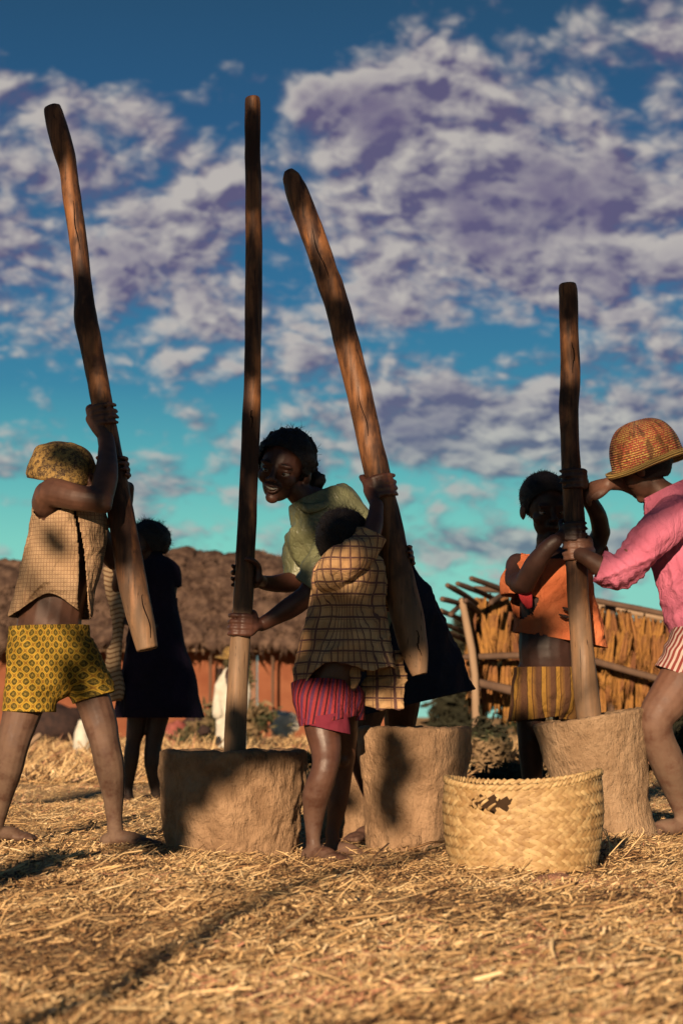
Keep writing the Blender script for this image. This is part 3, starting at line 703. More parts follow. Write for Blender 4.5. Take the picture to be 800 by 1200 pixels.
# ------------------------------------------------------------------ drying rack hung with sheaves
RK = 15.0; sr = RK / F
rack = empty('drying_rack', P(650, 884, RK)); tag(rack, 'long drying rack hung with rows of yellow millet sheaves behind the boy in orange', 'rack')
def pole(name, pts, rad, m, parent, dd=None, n=8, label=None):
    bm = bmesh.new(); tube(bm, [(P(a, b_, c_), rad) for a, b_, c_ in pts], n, sub=2); me = bm_mesh(bm)
    displace(me, lambda co, no: 0.18 * rad * NZ(co * 6)); o = link(name, me, m, parent)
    if label: o['label'] = label
    return o
pole('rail', [(556, 690, RK), (620, 694, RK), (700, 704, RK), (800, 724, RK), (900, 742, RK)], 0.022, M['grey_wood'], rack)
pole('rail', [(600, 698, RK + 0.5), (720, 714, RK + .4), (830, 736, RK + .4)], 0.025, M['pale_pole'], rack)
pole('rail', [(545, 770, RK - 0.2), (640, 768, RK - 0.2), (700, 776, RK - 0.2), (780, 798, RK - 0.2), (900, 815, RK - 0.2)], 0.024, M['grey_wood'], rack)
pole('rail', [(505, 792, RK - 0.3), (560, 800, RK - .3), (610, 812, RK - .3)], 0.035, M['grey_wood'], rack)
pole('rail', [(500, 808, RK + 0.3), (580, 806, RK + .3), (640, 802, RK + .3)], 0.022, M['grey_wood'], rack)
pole('post', [(541, 705, RK - 0.35), (548, 740, RK - 0.35), (556, 790, RK - 0.35), (558, 893, RK - 0.35)], 0.030, M['pale_pole'], rack, label='leaning peeled post')
for x0 in (625, 715, 800, 880): pole('post', [(x0, 694 + (x0 - 620) * .17, RK + 0.15), (x0 + 3, 884, RK + 0.15)], 0.04, M['grey_wood'], rack)
# the butts of logs that stick out of its left end
for (a, b_, c_, e_) in [(524, 686, 562, 710), (536, 684, 590, 708), (552, 678, 612, 702), (518, 702, 560, 716), (516, 716, 556, 735), (508, 728, 552, 745), (512, 738, 548, 752), (528, 720, 545, 706), (545, 704, 566, 722), (575, 706, 603, 690)]:
    pole('log', [(a, b_, RK - 0.7), ((a + c_) / 2, (b_ + e_) / 2 - 1.5, RK - 0.3), (c_, e_, RK + 0.2)], 0.020, M['grey_wood'], rack, n=9)
def sheaf_mesh(seed, L, w):
    """a bunch of stalks and ears tied at the top"""
    r = np.random.default_rng(seed); V = []; Q = []
    for k in range(15):
        a = r.random() * 6.28; ro = w * r.random() ** .5; ln = L * (0.7 + .45 * r.random()); h = 0.004 + 0.006 * r.random(); ring = []
        for t, rr_, hh in ((0, .25, .6), (.35, .75, 1.0), (.75, 1.0, 1.3), (1.0, 1.15, .3)):
            c = np.array([math.cos(a) * ro * rr_ + r.normal(0, .002), math.sin(a) * ro * rr_, -ln * t]); b0 = len(V)
            for q in range(3): V.append(c + hh * h * np.array([math.cos(q * 2.09), math.sin(q * 2.09), 0]))
            ring.append(b0)
        for b0, b1 in zip(ring, ring[1:]):
            for q in range(3): Q.append((b0 + q, b0 + (q + 1) % 3, b1 + (q + 1) % 3, b1 + q))
    return np_mesh('sheaf', np.array(V), np.array(Q), 4)
SH = [sheaf_mesh(k, 0.21 + 0.05 * (k % 3), 0.023 + 0.006 * (k % 2)) for k in range(6)]
rr = random.Random(4); cnt = 0
def hang(px, py, dd, sc=1.0):
    global cnt
    o = bpy.data.objects.new('sheaf', SH[cnt % 6]); COL.objects.link(o); o.parent = rack; o.location = P(px, py, dd) - Vector(rack.location)
    o.rotation_euler = (rr.uniform(-.25, .25), rr.uniform(-.25, .25), rr.uniform(0, 6)); o.scale = (sc * rr.uniform(.8, 1.25),) * 2 + (sc * rr.uniform(.8, 1.3),); cnt += 1
for m_ in SH: m_.materials.append(M['cob']); m_.polygons.foreach_set('use_smooth', [True] * len(m_.polygons))
for row, (y0, ddo, x0, x1, n) in enumerate([(0, 0.1, 552, 850, 56), (20, -0.05, 546, 850, 58), (42, 0.0, 550, 850, 54), (20, 0.25, 550, 850, 50)]):
    for k in range(n):
        x_ = x0 + (x1 - x0) * (k + rr.uniform(-.3, .3)) / n; yr_ = 698 + max(0, x_ - 600) * 0.155 + (12 if x_ < 556 else 0); hang(x_, yr_ + y0 + rr.uniform(-4, 4), RK + ddo)
for row in range(2):
    for k in range(38):
        x_ = 566 + 290 * (k + rr.uniform(-.3, .3)) / 38; yr_ = 772 + max(0, x_ - 690) * 0.2; hang(x_, yr_ + row * 22 + rr.uniform(-4, 4), RK + 0.1 * row)

r = np.random.default_rng(31); N = 9000; xs = 548 + r.random(N) * 310; band = r.random(N) < 0.68; ys = np.where(band, 700 + np.maximum(0, xs - 600) * .155 + r.random(N) * 62, 778 + np.maximum(0, xs - 690) * .2 + r.random(N) * 42)
V = []
for k in range(N):
    a = P(xs[k], ys[k], RK + 0.30 + 0.15 * r.random()); L = 0.05 + 0.07 * r.random(); dv = Vector((r.normal(0, .35), r.normal(0, .2), -1)).normalized() * L; sd = Vector((1, r.normal(0, .6), 0)).normalized() * (0.004 + .008 * r.random()); V += [a - sd, a + sd, a + dv + sd * .6, a + dv - sd * .6]
o = link('millet_stalks', np_mesh('stalks', np.array(V), np.arange(4 * N).reshape(-1, 4), 4), M['stalk_mass'], rack, smooth=False); o['kind'] = 'stuff'

# ------------------------------------------------------------------ scrub, bushes, bundles
def bush(name, label, c, rx, ry, h, n, m, seed, leaf=0.05, cat='bush', group=None, wood=True):
    r = np.random.default_rng(seed); root = empty(name, c); tag(root, label, cat, group); V = []; Fc = []
    cl = [(r.normal(0, 0.45), r.normal(0, 0.45), r.random()) for _ in range(14)]
    for k in range(n):
        a, b_, t = cl[r.integers(14)]; q = Vector(((a + r.normal(0, 0.2)) * rx, (b_ + r.normal(0, 0.2)) * ry, h * (0.12 + 0.8 * t + r.normal(0, 0.12))))
        q.z = max(q.z, 0.01); q += Vector(c); d1 = Vector(r.normal(0, 1, 3).tolist()).normalized(); d2 = d1.orthogonal().normalized(); L = leaf * (0.6 + 0.9 * r.random()); b0 = len(V)
        V += [q - d1 * L, q + d2 * L * 0.38, q + d1 * L, q - d2 * L * 0.38]; Fc.append((b0, b0 + 1, b0 + 2, b0 + 3))
    o = link('foliage', np_mesh(name, np.array(V), np.array(Fc), 4), m, root, smooth=False); o['kind'] = 'stuff'
    if wood:
        for k in range(5):
            bm = bmesh.new(); a, b_, t = cl[k]; tube(bm, [(Vector(c), 0.012 + leaf * .1), (Vector(c) + Vector((a * rx * .4, b_ * ry * .4, h * .4)), 0.01), (Vector(c) + Vector((a * rx, b_ * ry, h * (.2 + .8 * t))), 0.006)], 6); link('stem', bm_mesh(bm), M['bark'], root)
    return root
bush('bush', 'grey green scrub bush behind the middle mortar, partly under the skirt', Vector((0.36, 13.0, 0)), 0.42, 0.2, 0.22, 2200, M['scrub'], 1, 0.035)
bush('bush', 'dark green bush left of the leaning peeled post', Vector((1.00, 14.2, 0)), 0.24, 0.2, 0.36, 1300, M['dark_scrub'], 2, 0.035)
bush('bush', 'low dry pinkish bush under the logs of the drying rack', Vector((1.02, 12.8, 0)), 0.28, 0.2, 0.26, 1800, M['scrub'], 3, 0.03)
bush('bush', 'dark bush behind the calf of the child in pink', Vector((2.0, 10.8, 0)), 0.30, 0.2, 0.46, 2600, M['dark_scrub'], 5, 0.04)
bush('bush', 'dark low leaves standing in for the shadow on the ground between the middle mortar and the boy in orange', Vector((0.72, 9.0, 0)), 0.26, 0.40, 0.16, 3800, M['dark_scrub'], 6, 0.03)  # dark leaf clump put in for the shadow cast on the ground here
bush('bush', 'grey bush by the hut wall to the right of the upright pestle', Vector((-1.35, 27, 0)), 0.7, 0.3, 0.55, 2600, M['scrub'], 7, 0.07)
bush('bush', 'leafy olive bush between the upright pestle and the red wall', Vector((-1.75, 33, 0)), 0.25, 0.3, 1.3, 1500, M['scrub'], 8, 0.08)
bush('bush', 'distant dark bush seen under the logs at the left of the rack', Vector((2.6, 42, 0)), 0.9, 0.6, 2.2, 2600, M['dark_scrub'], 9, 0.14)
bush('bush', 'distant green bush behind the yellow millet sheaves', Vector((4.1, 44, 0)), 1.0, 0.6, 2.0, 2600, M['scrub'], 10, 0.14)
def bundle(name, label, px, py, rx, ry, seed, m, cat, amp=0.16):
    dd = GD(py + ry); k = dd / F; p = P(px, py, dd); p.z = ry * k * 0.85; return lump_thing(name, label, cat, p, (rx * k, rx * k * .8, ry * k), seed, m, amp)
bundle('cloth_bundle', 'white cloth bundle on the ground just left of the upright pestle foot', 256, 861, 16, 12, 1, M['white_cloth'], 'bundle')
bundle('cloth_bundle', 'white cloth bundle with a dark fold to the right of the upright pestle', 334, 847, 15, 19, 2, M['white_cloth'], 'bundle', 0.25)
bundle('dark_bundle', 'dark heap behind the legs of the boy in yellow shorts', 62, 846, 36, 24, 4, M['plain_dark'], 'bundle')
bundle('dark_bundle', 'dark heap between the dark dress and the upright pestle', 228, 852, 16, 18, 6, M['plain_dark'], 'bundle')
bundle('red_bundle', 'faded red cloth bundle under the hem of the dark dress', 207, 857, 13, 14, 7, M['faded_red'], 'bundle')
bm = bmesh.new(); q = on_ground(96, 882); tube(bm, [(q, 0.085), (q + Vector((0, 0, 0.12)), 0.095), (q + Vector((-0.01, 0, 0.25)), 0.075), (q + Vector((-0.01, 0, 0.36)), 0.04)], 12); me = bm_mesh(bm); displace(me, lambda co, no: wrinkle(co, (0, 0, 1), 0.008, 14))
tag(link('white_sack', me, M['white_cloth']), 'pale upright sack seen between the shorts and the front leg of the boy', 'sack')
bm = bmesh.new(); tube(bm, [(P(20, 884, 15), 0.02), (P(46, 862, 15.1), 0.022)], 6); tag(link('stick', bm_mesh(bm), M['pale_pole']), 'short pale stick leaning out of the straw behind the boy in yellow shorts', 'stick')

# ------------------------------------------------------------------ mortars
def mortar(label, prof, c, rx_ry=1.0, seed=1, m=None, tilt=0.0, rim=0.035, depth=0.16, amp=0.010, n=150, lean=0.0, facets=0.0):
    """prof: (radius, z) from the ground up; hollow top; lean shears the axis towards +X with height"""
    bm = bmesh.new(); H = prof[-1][1]; rt = prof[-1][0]
    full = [(0.001, prof[0][1])] + list(prof)
    zs = [];
    out = []
    for (r0, z0), (r1, z1) in zip(full, full[1:]):
        k = max(2, int(math.hypot(r1 - r0, z1 - z0) / 0.007))
        for j in range(k): t = j / k; out.append((r0 + (r1 - r0) * t, z0 + (z1 - z0) * t))
    out.append((rt, H)); out += [(rt - 0.006, H + 0.005), (rt - rim * .5, H + 0.007), (rt - rim, H - 0.002), (rt - rim - 0.01, H - 0.03), ((rt - rim) * .8, H - depth * .7), ((rt - rim) * .45, H - depth), (0.001, H - depth - 0.01)]
    rings = []
    for r_, z_ in out: rings.append((Vector((lean * z_, 0, z_)), Vector((r_, 0, 0)), Vector((0, r_ * rx_ry, 0))))
    rings_loft(bm, rings, n); me = bm_mesh(bm)
    def dsp(co, no):
        kk = np.clip((H - co[:, 2]) / 0.06, 0.12, 1.0)
        return amp * kk * fbm(co * 9 + seed * 5, 4, 0.6) + amp * 0.55 * NZ(co * np.array([48, 48, 20]) + seed) + amp * 0.22 * NZ(co * 120 + seed) + kk * facets * NZ(co * np.array([3.2, 3.2, 1.5]) + seed * 9)
    displace(me, dsp)
    o = link('mortar', me, m); o.location = c; o.rotation_euler = (0, tilt, 0); tag(o, label, 'mortar', 'mortars for pounding grain'); return o
# left mortar: base front edge at y 997
c1 = P(273, 994, 6.12); c1.z = gzf(c1.x, c1.y) - 0.03
mortar('low wide brown mortar at left with a shadow across its upper left', [(0.165, 0.0), (0.188, 0.03), (0.205, 0.12), (0.217, 0.22), (0.224, 0.305), (0.222, 0.342)], c1, 0.95, 1, M['mortar'], 0.0, 0.05, 0.17, 0.009, facets=0.008)
c2 = P(484, 1000, 5.92); c2.z = gzf(c2.x, c2.y) - 0.03
mortar('tall cylindrical brown mortar in the middle with a knot near its foot', [(0.136, 0.0), (0.140, 0.06), (0.146, 0.15), (0.156, 0.26), (0.166, 0.34), (0.168, 0.395)], c2, 1.0, 2, M['mortar'], R(0.5), 0.04, 0.17, 0.007, facets=0.006)
bm = bmesh.new(); lump(bm, c2 + Vector((-0.012, -0.142, 0.075)), (0.027, 0.011, 0.020), 4, 0.22)
kn = link('knot', bm_mesh(bm), M['mortar'], bpy.data.objects['mortar.001'])
c3 = P(415, 965, 6.75); c3.z = gzf(c3.x, c3.y) - 0.02
mortar('brown mortar mostly hidden behind the plaid child and the middle mortar', [(0.12, 0.0), (0.105, 0.05), (0.09, 0.16), (0.10, 0.27), (0.105, 0.30)], c3, 1.0, 3, M['mortar'], 0, 0.03, 0.12, 0.006)
c4 = P(700, 975, 6.62); c4.z = gzf(c4.x, c4.y) - 0.04; c4.x += 0.045
mortar('pale meal dusted mortar tapering downward, leaning at right with a pestle in it', [(0.150, 0.0), (0.146, 0.06), (0.142, 0.14), (0.158, 0.24), (0.180, 0.36), (0.192, 0.425)], c4, 1.0, 4, M['mortar_pale'], R(-9.0), 0.022, 0.20, 0.005, facets=0.006)

# ------------------------------------------------------------------ pestles
def pestle(label, pts, dd0, dd1, parent=None):
    """pts: (px, py, radius px)"""
    st = []; y0, y1 = pts[0][1], pts[-1][1]; A = np.array(pts, float); ys = np.linspace(y0, y1, int((y1 - y0) / 7)); xs = np.interp(ys, A[:, 1], A[:, 0]); rs_ = np.interp(ys, A[:, 1], A[:, 2])
    kk = np.array([1, 2, 3, 2, 1]) / 9.0; xp = np.pad(xs, 2, mode='reflect', reflect_type='odd'); rp_ = np.pad(rs_, 2, mode='edge'); xs = np.convolve(xp, kk, 'valid'); r2_ = np.convolve(rp_, kk, 'valid'); r2_[:2] = rs_[:2]; r2_[-2:] = rs_[-2:]; pts = list(zip(xs, ys, r2_))
    for a, b_, r_ in pts:
        t = (b_ - y0) / (y1 - y0); dd = dd0 + (dd1 - dd0) * t; rr_ = r_ * dd / F * 0.985; st.append((P(a, b_, dd), rr_, rr_))
    bm = bmesh.new(); tube(bm, st, 40, round_ends=False, sub=2); 
    me = bm_mesh(bm)
    displace(me, lambda co, no: 0.0022 * fbm(co * np.array([22, 22, 5]), 3) + 0.0012 * NZ(co * np.array([90, 90, 9])))
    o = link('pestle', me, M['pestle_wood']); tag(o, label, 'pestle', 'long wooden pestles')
    b = o.modifiers.new('soft', 'BEVEL'); b.width = 0.006; b.segments = 3; b.limit_method = 'ANGLE'; b.angle_limit = R(50)
    return st
ps1 = pestle('knobbly left-leaning pestle with a bulge, raised by the boy in yellow shorts', [(60.5, 125, 10), (63, 133, 12), (68, 152, 13.5), (75, 178, 13.2), (80, 196, 10.5), (84, 230, 11.2), (91, 275, 11), (96, 320, 11), (99, 352, 12), (99.5, 372, 15), (104, 390, 14.5), (110, 425, 13.2), (116, 452, 13), (121, 480, 12.8), (135, 560, 14), (145, 620, 16.5), (155, 680, 17.5), (165, 725, 16.5), (173, 762, 13.5)], 6.35, 6.22)
ps2 = pestle('straight upright pestle standing in the low wide mortar', [(295.5, 114, 8.5), (295.8, 120, 9.5), (296, 160, 9.8), (297, 260, 10.2), (297, 360, 10.8), (296, 450, 10.6), (293.5, 520, 11), (290, 600, 11.8), (286, 680, 12), (282, 740, 11.4), (278.5, 800, 12.4), (276.5, 850, 12.8), (275, 905, 13), (274.5, 930, 12)], 6.22, 6.14)
ps3 = pestle('thick left-leaning pestle with pointed top, held up by the child in plaid', [(338, 200, 5), (341, 208, 11), (347, 222, 14), (362, 262, 15), (377, 305, 14.8), (393, 350, 14.6), (406, 400, 14.8), (419, 450, 15), (430, 500, 15.2), (440, 545, 15.5), (453, 610, 17), (465, 670, 19), (477, 725, 20), (487, 768, 16), (492, 790, 9)], 5.80, 5.72)
ps4 = pestle('shorter pestle standing in the pale mortar between the two children at right', [(664.5, 332, 10), (665.5, 338, 11.2), (666, 380, 11.6), (668, 420, 11.4), (668, 450, 11.8), (665.5, 478, 11.6), (667, 520, 11.5), (669, 570, 12.2), (673, 620, 12.8), (676, 680, 13), (680, 740, 13.3), (684, 785, 14), (688, 825, 15), (691, 850, 14)], 6.62, 6.60)
def crack(par, st, r0, r1, off):
    """a split that runs along the near face of a pestle from row r0 to row r1"""
    dd = st[0][0].y; z0, z1 = P(400, r0, dd).z, P(400, r1, dd).z; sel = [a for a in st if z1 <= a[0].z <= z0]; L = len(sel); pts = []
    if L < 4: return
    for q in range(9):
        a = sel[int(q / 8 * (L - 1))]; t = q / 8; x_ = off + 0.10 * math.sin(t * 7 + r0); pts.append((a[0] + Vector((a[1] * x_, -a[1] * math.sqrt(1 - x_ * x_) * 1.0, 0)), 0.0015 * math.sin(math.pi * min(.97, max(.03, t))) + .0006, 0.0016))
    bm = bmesh.new(); tube(bm, pts, 6, sub=2); o = link('crack', bm_mesh(bm), M['crack_dark'], par)
M['crack_dark'] = mat('crack_dark', lambda g, b: (0.012, 0.006, 0.005), 0.9, 0.1)  # near-black tone for the splits in the pestles
PS = [o for o in SC.objects if o.name.startswith('pestle')]
PS.sort(key=lambda o: o.name)
for (k, st, a, b_, of) in ((2, ps3, 272, 330, -.05), (2, ps3, 455, 520, -.1), (2, ps3, 735, 775, .35), (0, ps1, 700, 755, .55), (1, ps2, 480, 510, .1), (3, ps4, 400, 440, .2), (0, ps1, 240, 300, .1)):
    crack(PS[k], st, a, b_, of)

# ------------------------------------------------------------------ woven basket
bc = P(612, 1014, 5.20); bc.z = gzf(bc.x, bc.y) + 0.004
basket = empty('woven_basket', bc); tag(basket, 'round pale woven raffia basket with a torn hole near its rim', 'basket')
BH = 0.224
def bpt(th, t, off=0.0):
    rx = 0.174 + 0.030 * math.sin(math.pi * (t * 0.62 + 0.12)); ry = 0.180 + 0.008 * math.sin(t * 3)
    k = 1 + 0.020 * math.sin(2 * th + 0.6) * t + 0.014 * math.sin(3 * th + 1) * (0.3 + t)
    ct, st = math.cos(th), math.sin(th); e = 0.80
    x = math.copysign(abs(ct) ** e, ct); y = math.copysign(abs(st) ** e, st)
    p0 = Vector((x * (rx * k + off), y * (ry * k + off), t * BH + 0.012 * t * math.sin(th * 2 + 1.9) + 0.010 * t * math.cos(th)))
    return p0
NS = 64; rr = random.Random(9)
def in_hole(th, t):      # torn patch at front left near the rim
    a = (th - math.radians(247) + math.pi) % (2 * math.pi) - math.pi
    return (a / 0.27) ** 2 + ((t - 0.80) / (0.085 + 0.03 * math.sin(a * 40))) ** 2 < 1
for fam in (1, -1):
    for k in range(NS):
        th0 = 2 * math.pi * k / NS; sl_ = 1.60; cur = []; steps = 68; V = []; Fc = []; run = []
        wdt = 0.0056
        for j in range(steps + 1):
            t = j / steps * 0.985; th = th0 + fam * sl_ * t
            ph = (t * sl_ * NS / (2 * math.pi) * 2) * math.pi / 2
            offs = 0.0015 * math.sin(ph) * fam + 0.0006 * math.sin(k * 12.9 + t * 9)
            p0 = bpt(th, t, offs); out_ = Vector((p0.x, p0.y, 0)).normalized(); run.append((p0, out_, th, t))
        for j, (p0, out_, th, t) in enumerate(run):
            q0 = run[max(j - 1, 0)][0]; q1 = run[min(j + 1, steps)][0]; tg = (q1 - q0).normalized(); sd = tg.cross(out_).normalized()
            hole = in_hole(th, t); w_ = wdt * (1 if not hole else 0.0)
            b0 = len(V); V += [p0 - sd * w_, p0 + out_ * 0.0013, p0 + sd * w_]
            if j and not (hole or in_hole(run[j - 1][2], run[j - 1][3])):
                for a_, b_ in ((0, 1), (1, 2)): Fc.append((b0 - 3 + a_, b0 - 3 + b_, b0 + b_, b0 + a_))
        o = link('strand', np_mesh('strand', np.array(V), np.array(Fc), 4), M['raffia'], basket)
# loose ends curling out round the tear
for k in range(7):
    a = math.radians(247) + rr.uniform(-0.24, 0.24); t = rr.choice([0.725, 0.86]) + rr.uniform(-.02, .03); p0 = bpt(a, t, 0.003); out_ = Vector((p0.x, p0.y, 0)).normalized(); tn = Vector((-out_.y, out_.x, 0)); up = -1 if t > .8 else 1
    p1 = p0 + tn * rr.uniform(-.03, .03) + Vector((0, 0, up * rr.uniform(.010, .022))) + out_ * rr.uniform(0.002, 0.010)
    bm = bmesh.new(); tube(bm, [(p0, 0.0045, 0.001), (p0.lerp(p1, .5) + out_ * .006, 0.004, 0.001), (p1, 0.0025, 0.001)], 6, False); link('loose_end', bm_mesh(bm), M['raffia'], basket)
# plaited rim
for tw in range(2):
    bm = bmesh.new(); st = []; n_ = 150; rings = []
    for j in range(n_):
        th = 2 * math.pi * j / n_; a = j * 2 * math.pi / n_ * 46 + tw * math.pi; p0 = bpt(th, 0.985, 0.0); out_ = Vector((p0.x, p0.y, 0)).normalized()
        c_ = p0 + out_ * math.cos(a) * 0.0038 + Vector((0, 0, math.sin(a) * 0.005)); rings.append((c_, out_ * 0.0052, Vector((0, 0, 0.0062))))
    rings.append(rings[0]); rings_loft(bm, rings, 8, False); link('rim', bm_mesh(bm), M['raffia'], basket)
# inner wall and floor (shade seen through the tear painted into the dark wall) start below the tear
bm = bmesh.new(); rings = []
for j in range(2):
    pass
ring = [bm.verts.new(bpt(2 * math.pi * j / 60, 0.02, -0.006)) for j in range(60)]; bm.faces.new(ring); link('basket_floor', bm_mesh(bm), M['raffia'], basket)
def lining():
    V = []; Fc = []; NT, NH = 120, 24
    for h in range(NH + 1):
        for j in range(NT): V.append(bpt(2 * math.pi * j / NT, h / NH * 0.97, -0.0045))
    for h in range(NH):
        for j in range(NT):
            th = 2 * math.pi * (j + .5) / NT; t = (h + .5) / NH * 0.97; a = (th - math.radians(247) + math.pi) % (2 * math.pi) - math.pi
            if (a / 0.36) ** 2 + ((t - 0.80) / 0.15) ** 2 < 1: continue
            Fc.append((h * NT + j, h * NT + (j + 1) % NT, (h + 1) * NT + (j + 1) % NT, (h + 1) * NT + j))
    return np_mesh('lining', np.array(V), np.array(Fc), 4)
link('inner_weave', lining(), M['raffia_shade'], basket)
for o in [o for o in basket.children]: o.location = (0, 0, 0)
# stray straws caught at its right
for k in range(5):
    bm = bmesh.new(); a = P(708 + k * 6, 1000 - k * 3, 5.35 + .12 * k); a.z = gzf(a.x, a.y); b_ = a + Vector((rr.uniform(-.10, .10), rr.uniform(-.05, .05), rr.uniform(.06, .16))); tube(bm, [(a, 0.0016), (a.lerp(b_, .5) + Vector((rr.uniform(-.03, .03), 0, .02)), 0.0014), (b_, 0.0008)], 5)
    me = bm_mesh(bm); at = me.attributes.new('tint', 'FLOAT', 'FACE'); at.data.foreach_set('value', [0.8] * len(me.polygons)); tag(link('straw_stalk', me, M['straw']), ('bent straw stalk nearest the basket, standing up from the straw', 'second straw stalk standing right of the basket', 'middle straw stalk standing between basket and pale mortar', 'fourth straw stalk standing right of the basket', 'straw stalk nearest the child in pink, beside the basket')[k], 'stalk', 'stalks standing beside the basket')
# ------------------------------------------------------------------ people
class Fig:
    def __init__(s, d, label, base):
        s.d = d; s.k = d / F; s.root = empty('person', base); tag(s.root, label, 'person'); s.bm = bmesh.new(); s.head_c = None
    def p(s, x, y, dy=0.0): return P(x, y, s.d + dy)
    def st(s, L):                      # (px, py, dy, w px[, depth px])
        return [(s.p(a[0], a[1], a[2]), a[3] * s.k, (a[4] if len(a) > 4 else a[3]) * s.k) for a in L]
    def limb(s, L, bm=None, n=16, sub=3): tube(bm if bm is not None else s.bm, s.st(L), n, True, sub)
    def body(s, m, voxel=0.0034, smooth=4):
        me = fuse(s.bm, voxel, smooth); displace(me, lambda co, no: 0.0008 * NZ(co * 40)); return link('body', me, m, s.root)
def base_at(px, py, d):
    p = P(px, py, d); p.z = gzf(p.x, p.y); return p
def pole_at(st, py, dd):
    """centre, axis, radius of a pestle where row py meets it"""
    best = min(range(len(st) - 1), key=lambda i: abs((st[i][0].z + st[i + 1][0].z) / 2 - P(400, py, dd).z))
    z = P(400, py, dd).z
    for i in range(len(st) - 1):
        a, b_ = st[i], st[i + 1]
        if a[0].z >= z >= b_[0].z:
            t = (a[0].z - z) / max(1e-6, a[0].z - b_[0].z); return a[0].lerp(b_[0], t), (a[0] - b_[0]).normalized(), a[1] + (b_[1] - a[1]) * t
    a = st[best]; return a[0], (st[best][0] - st[best + 1][0]).normalized(), a[1]
def hair_cap(fig, c, M_, rad, cut, m='hair', amp=0.006, fr=60, name='hair', tufts=0, tl=0.03, seed=1):
    """hair as a lumpy shell over the skull; cut = list of (point, normal) beyond which there is none"""
    bm = bmesh.new(); ell(bm, c, rad, M_, 64)
    for co, no in cut:
        bmesh.ops.bisect_plane(bm, geom=bm.verts[:] + bm.edges[:] + bm.faces[:], plane_co=co, plane_no=no, clear_outer=True)
    me = bm_mesh(bm); displace(me, lambda co, no: amp * fbm(co * fr, 3) * 0.8 + amp * 0.5)
    o = link(name, me, M[m], fig.root)
    if tufts:
        r = np.random.default_rng(seed); V = []; Fc = []; co = coords(me); no = normals(me); ids = r.integers(0, len(co), tufts)
        for i_ in ids:
            a = Vector(co[i_].tolist()); n_ = Vector(no[i_].tolist()); dv = (n_ + Vector(r.normal(0, 0.45, 3).tolist())).normalized(); L = tl * (0.4 + r.random()); s_ = dv.orthogonal().normalized() * 0.0011
            b_ = a + dv * L * .5; e_ = a + dv * L + Vector(r.normal(0, L * 0.35, 3).tolist()); b0 = len(V); V += [a - s_, a + s_, b_ + s_ * .8, b_ - s_ * .8, e_ + s_ * .4, e_ - s_ * .4]; Fc += [(b0, b0 + 1, b0 + 2, b0 + 3), (b0 + 3, b0 + 2, b0 + 4, b0 + 5)]
        w = link('flyaway_hair', np_mesh('h', np.array(V), np.array(Fc), 4), M[m], o, smooth=False); w['kind'] = 'stuff'
    return o

# ============ 1. boy in the tan checked shirt and yellow shorts, left
f = Fig(6.25, 'boy in open tan checked shirt and yellow patterned shorts, face behind his raised arm', base_at(95, 985, 6.3))
b1 = f
f.limb([(62, 770, .06, 40, 30), (58, 745, .03, 40, 29), (60, 720, .02, 37, 27), (66, 690, .02, 36, 27), (74, 650, .02, 38, 29), (80, 615, .02, 40, 30), (82, 592, .02, 32, 26), (80, 576, .0, 17, 17)])      # trunk
f.limb([(80, 590, 0.0, 14), (82, 570, -.01, 13)])
hc = f.p(84, 560, -0.01); hM = frame((0.80, -0.50, -0.10), (-0.30, 0.22, 1)); head_shape(f.bm, hc, hM, 0.84)
f.limb([(56, 590, -.03, 19), (62, 577, -.10, 17.5), (90, 583, -.15, 15.5), (118, 586, -.16, 14.5)]); f.limb([(117, 588, -.16, 14), (124, 560, -.12, 14.5), (126, 535, -.06, 11.5), (125, 515, -.02, 9.5)])   # near arm
f.limb([(104, 602, .06, 16), (118, 630, .10, 13), (131, 655, .14, 11)]); f.limb([(131, 655, .14, 10.5), (140, 625, .16, 11.5), (146, 595, .17, 9.5), (150, 572, .15, 8)])
c_, ax, rp = pole_at(ps1, 490, 6.3); grip(f.bm, c_, ax, rp, (-0.55, -0.85, 0), 1, f.p(125, 514, -.02), 1.0, 1.0, 0.021)
c_, ax, rp = pole_at(ps1, 552, 6.3); grip(f.bm, c_, ax, rp, (0.35, 0.9, 0), -1, f.p(150, 572, .15), 0.95, 1.1, 0.018)
f.limb([(40, 765, 0.02, 27, 25), (33, 810, .0, 25, 24), (22, 850, -.02, 21, 20), (16, 872, -.03, 18.5, 18), (10, 900, -.01, 17.5, 18), (2, 935, .03, 13, 14), (-5, 968, .05, 9.5), (-8, 985, .05, 9.5)])
f.limb([(84, 765, 0.02, 25, 25), (106, 812, .03, 21, 22), (118, 848, .02, 20, 20), (123, 870, 0, 17.5, 18), (129, 900, .02, 17.5, 18.5), (133, 930, .04, 13, 14), (134, 958, .05, 9.5), (136, 975, .05, 9)])
for (x_, y_, dd_, r_) in ((124, 866, -.010, .022), (20, 868, -.025, .022)): ell(f.bm, f.p(x_, y_, dd_), (r_, .02, r_ * 1.15))
ell(f.bm, f.p(122, 592, -.165), (.026, .03, .026)); ell(f.bm, f.p(133, 660, .135), (.022, .022, .022))
for (x_, dd_) in ((137, .045), (131, .045), (-6, .045)): ell(f.bm, f.p(x_, 968, dd_), (.011, .011, .011))
for (ax_, ay_, hd) in ((134, 966, (1.0, -0.18)), (-8, 976, (0.9, 0.35))):
    a = f.p(ax_, ay_, .05); foot(f.bm, a, hd, gzf(a.x, a.y), 1.05, 0.024)
f.body(M['skin_brown'])
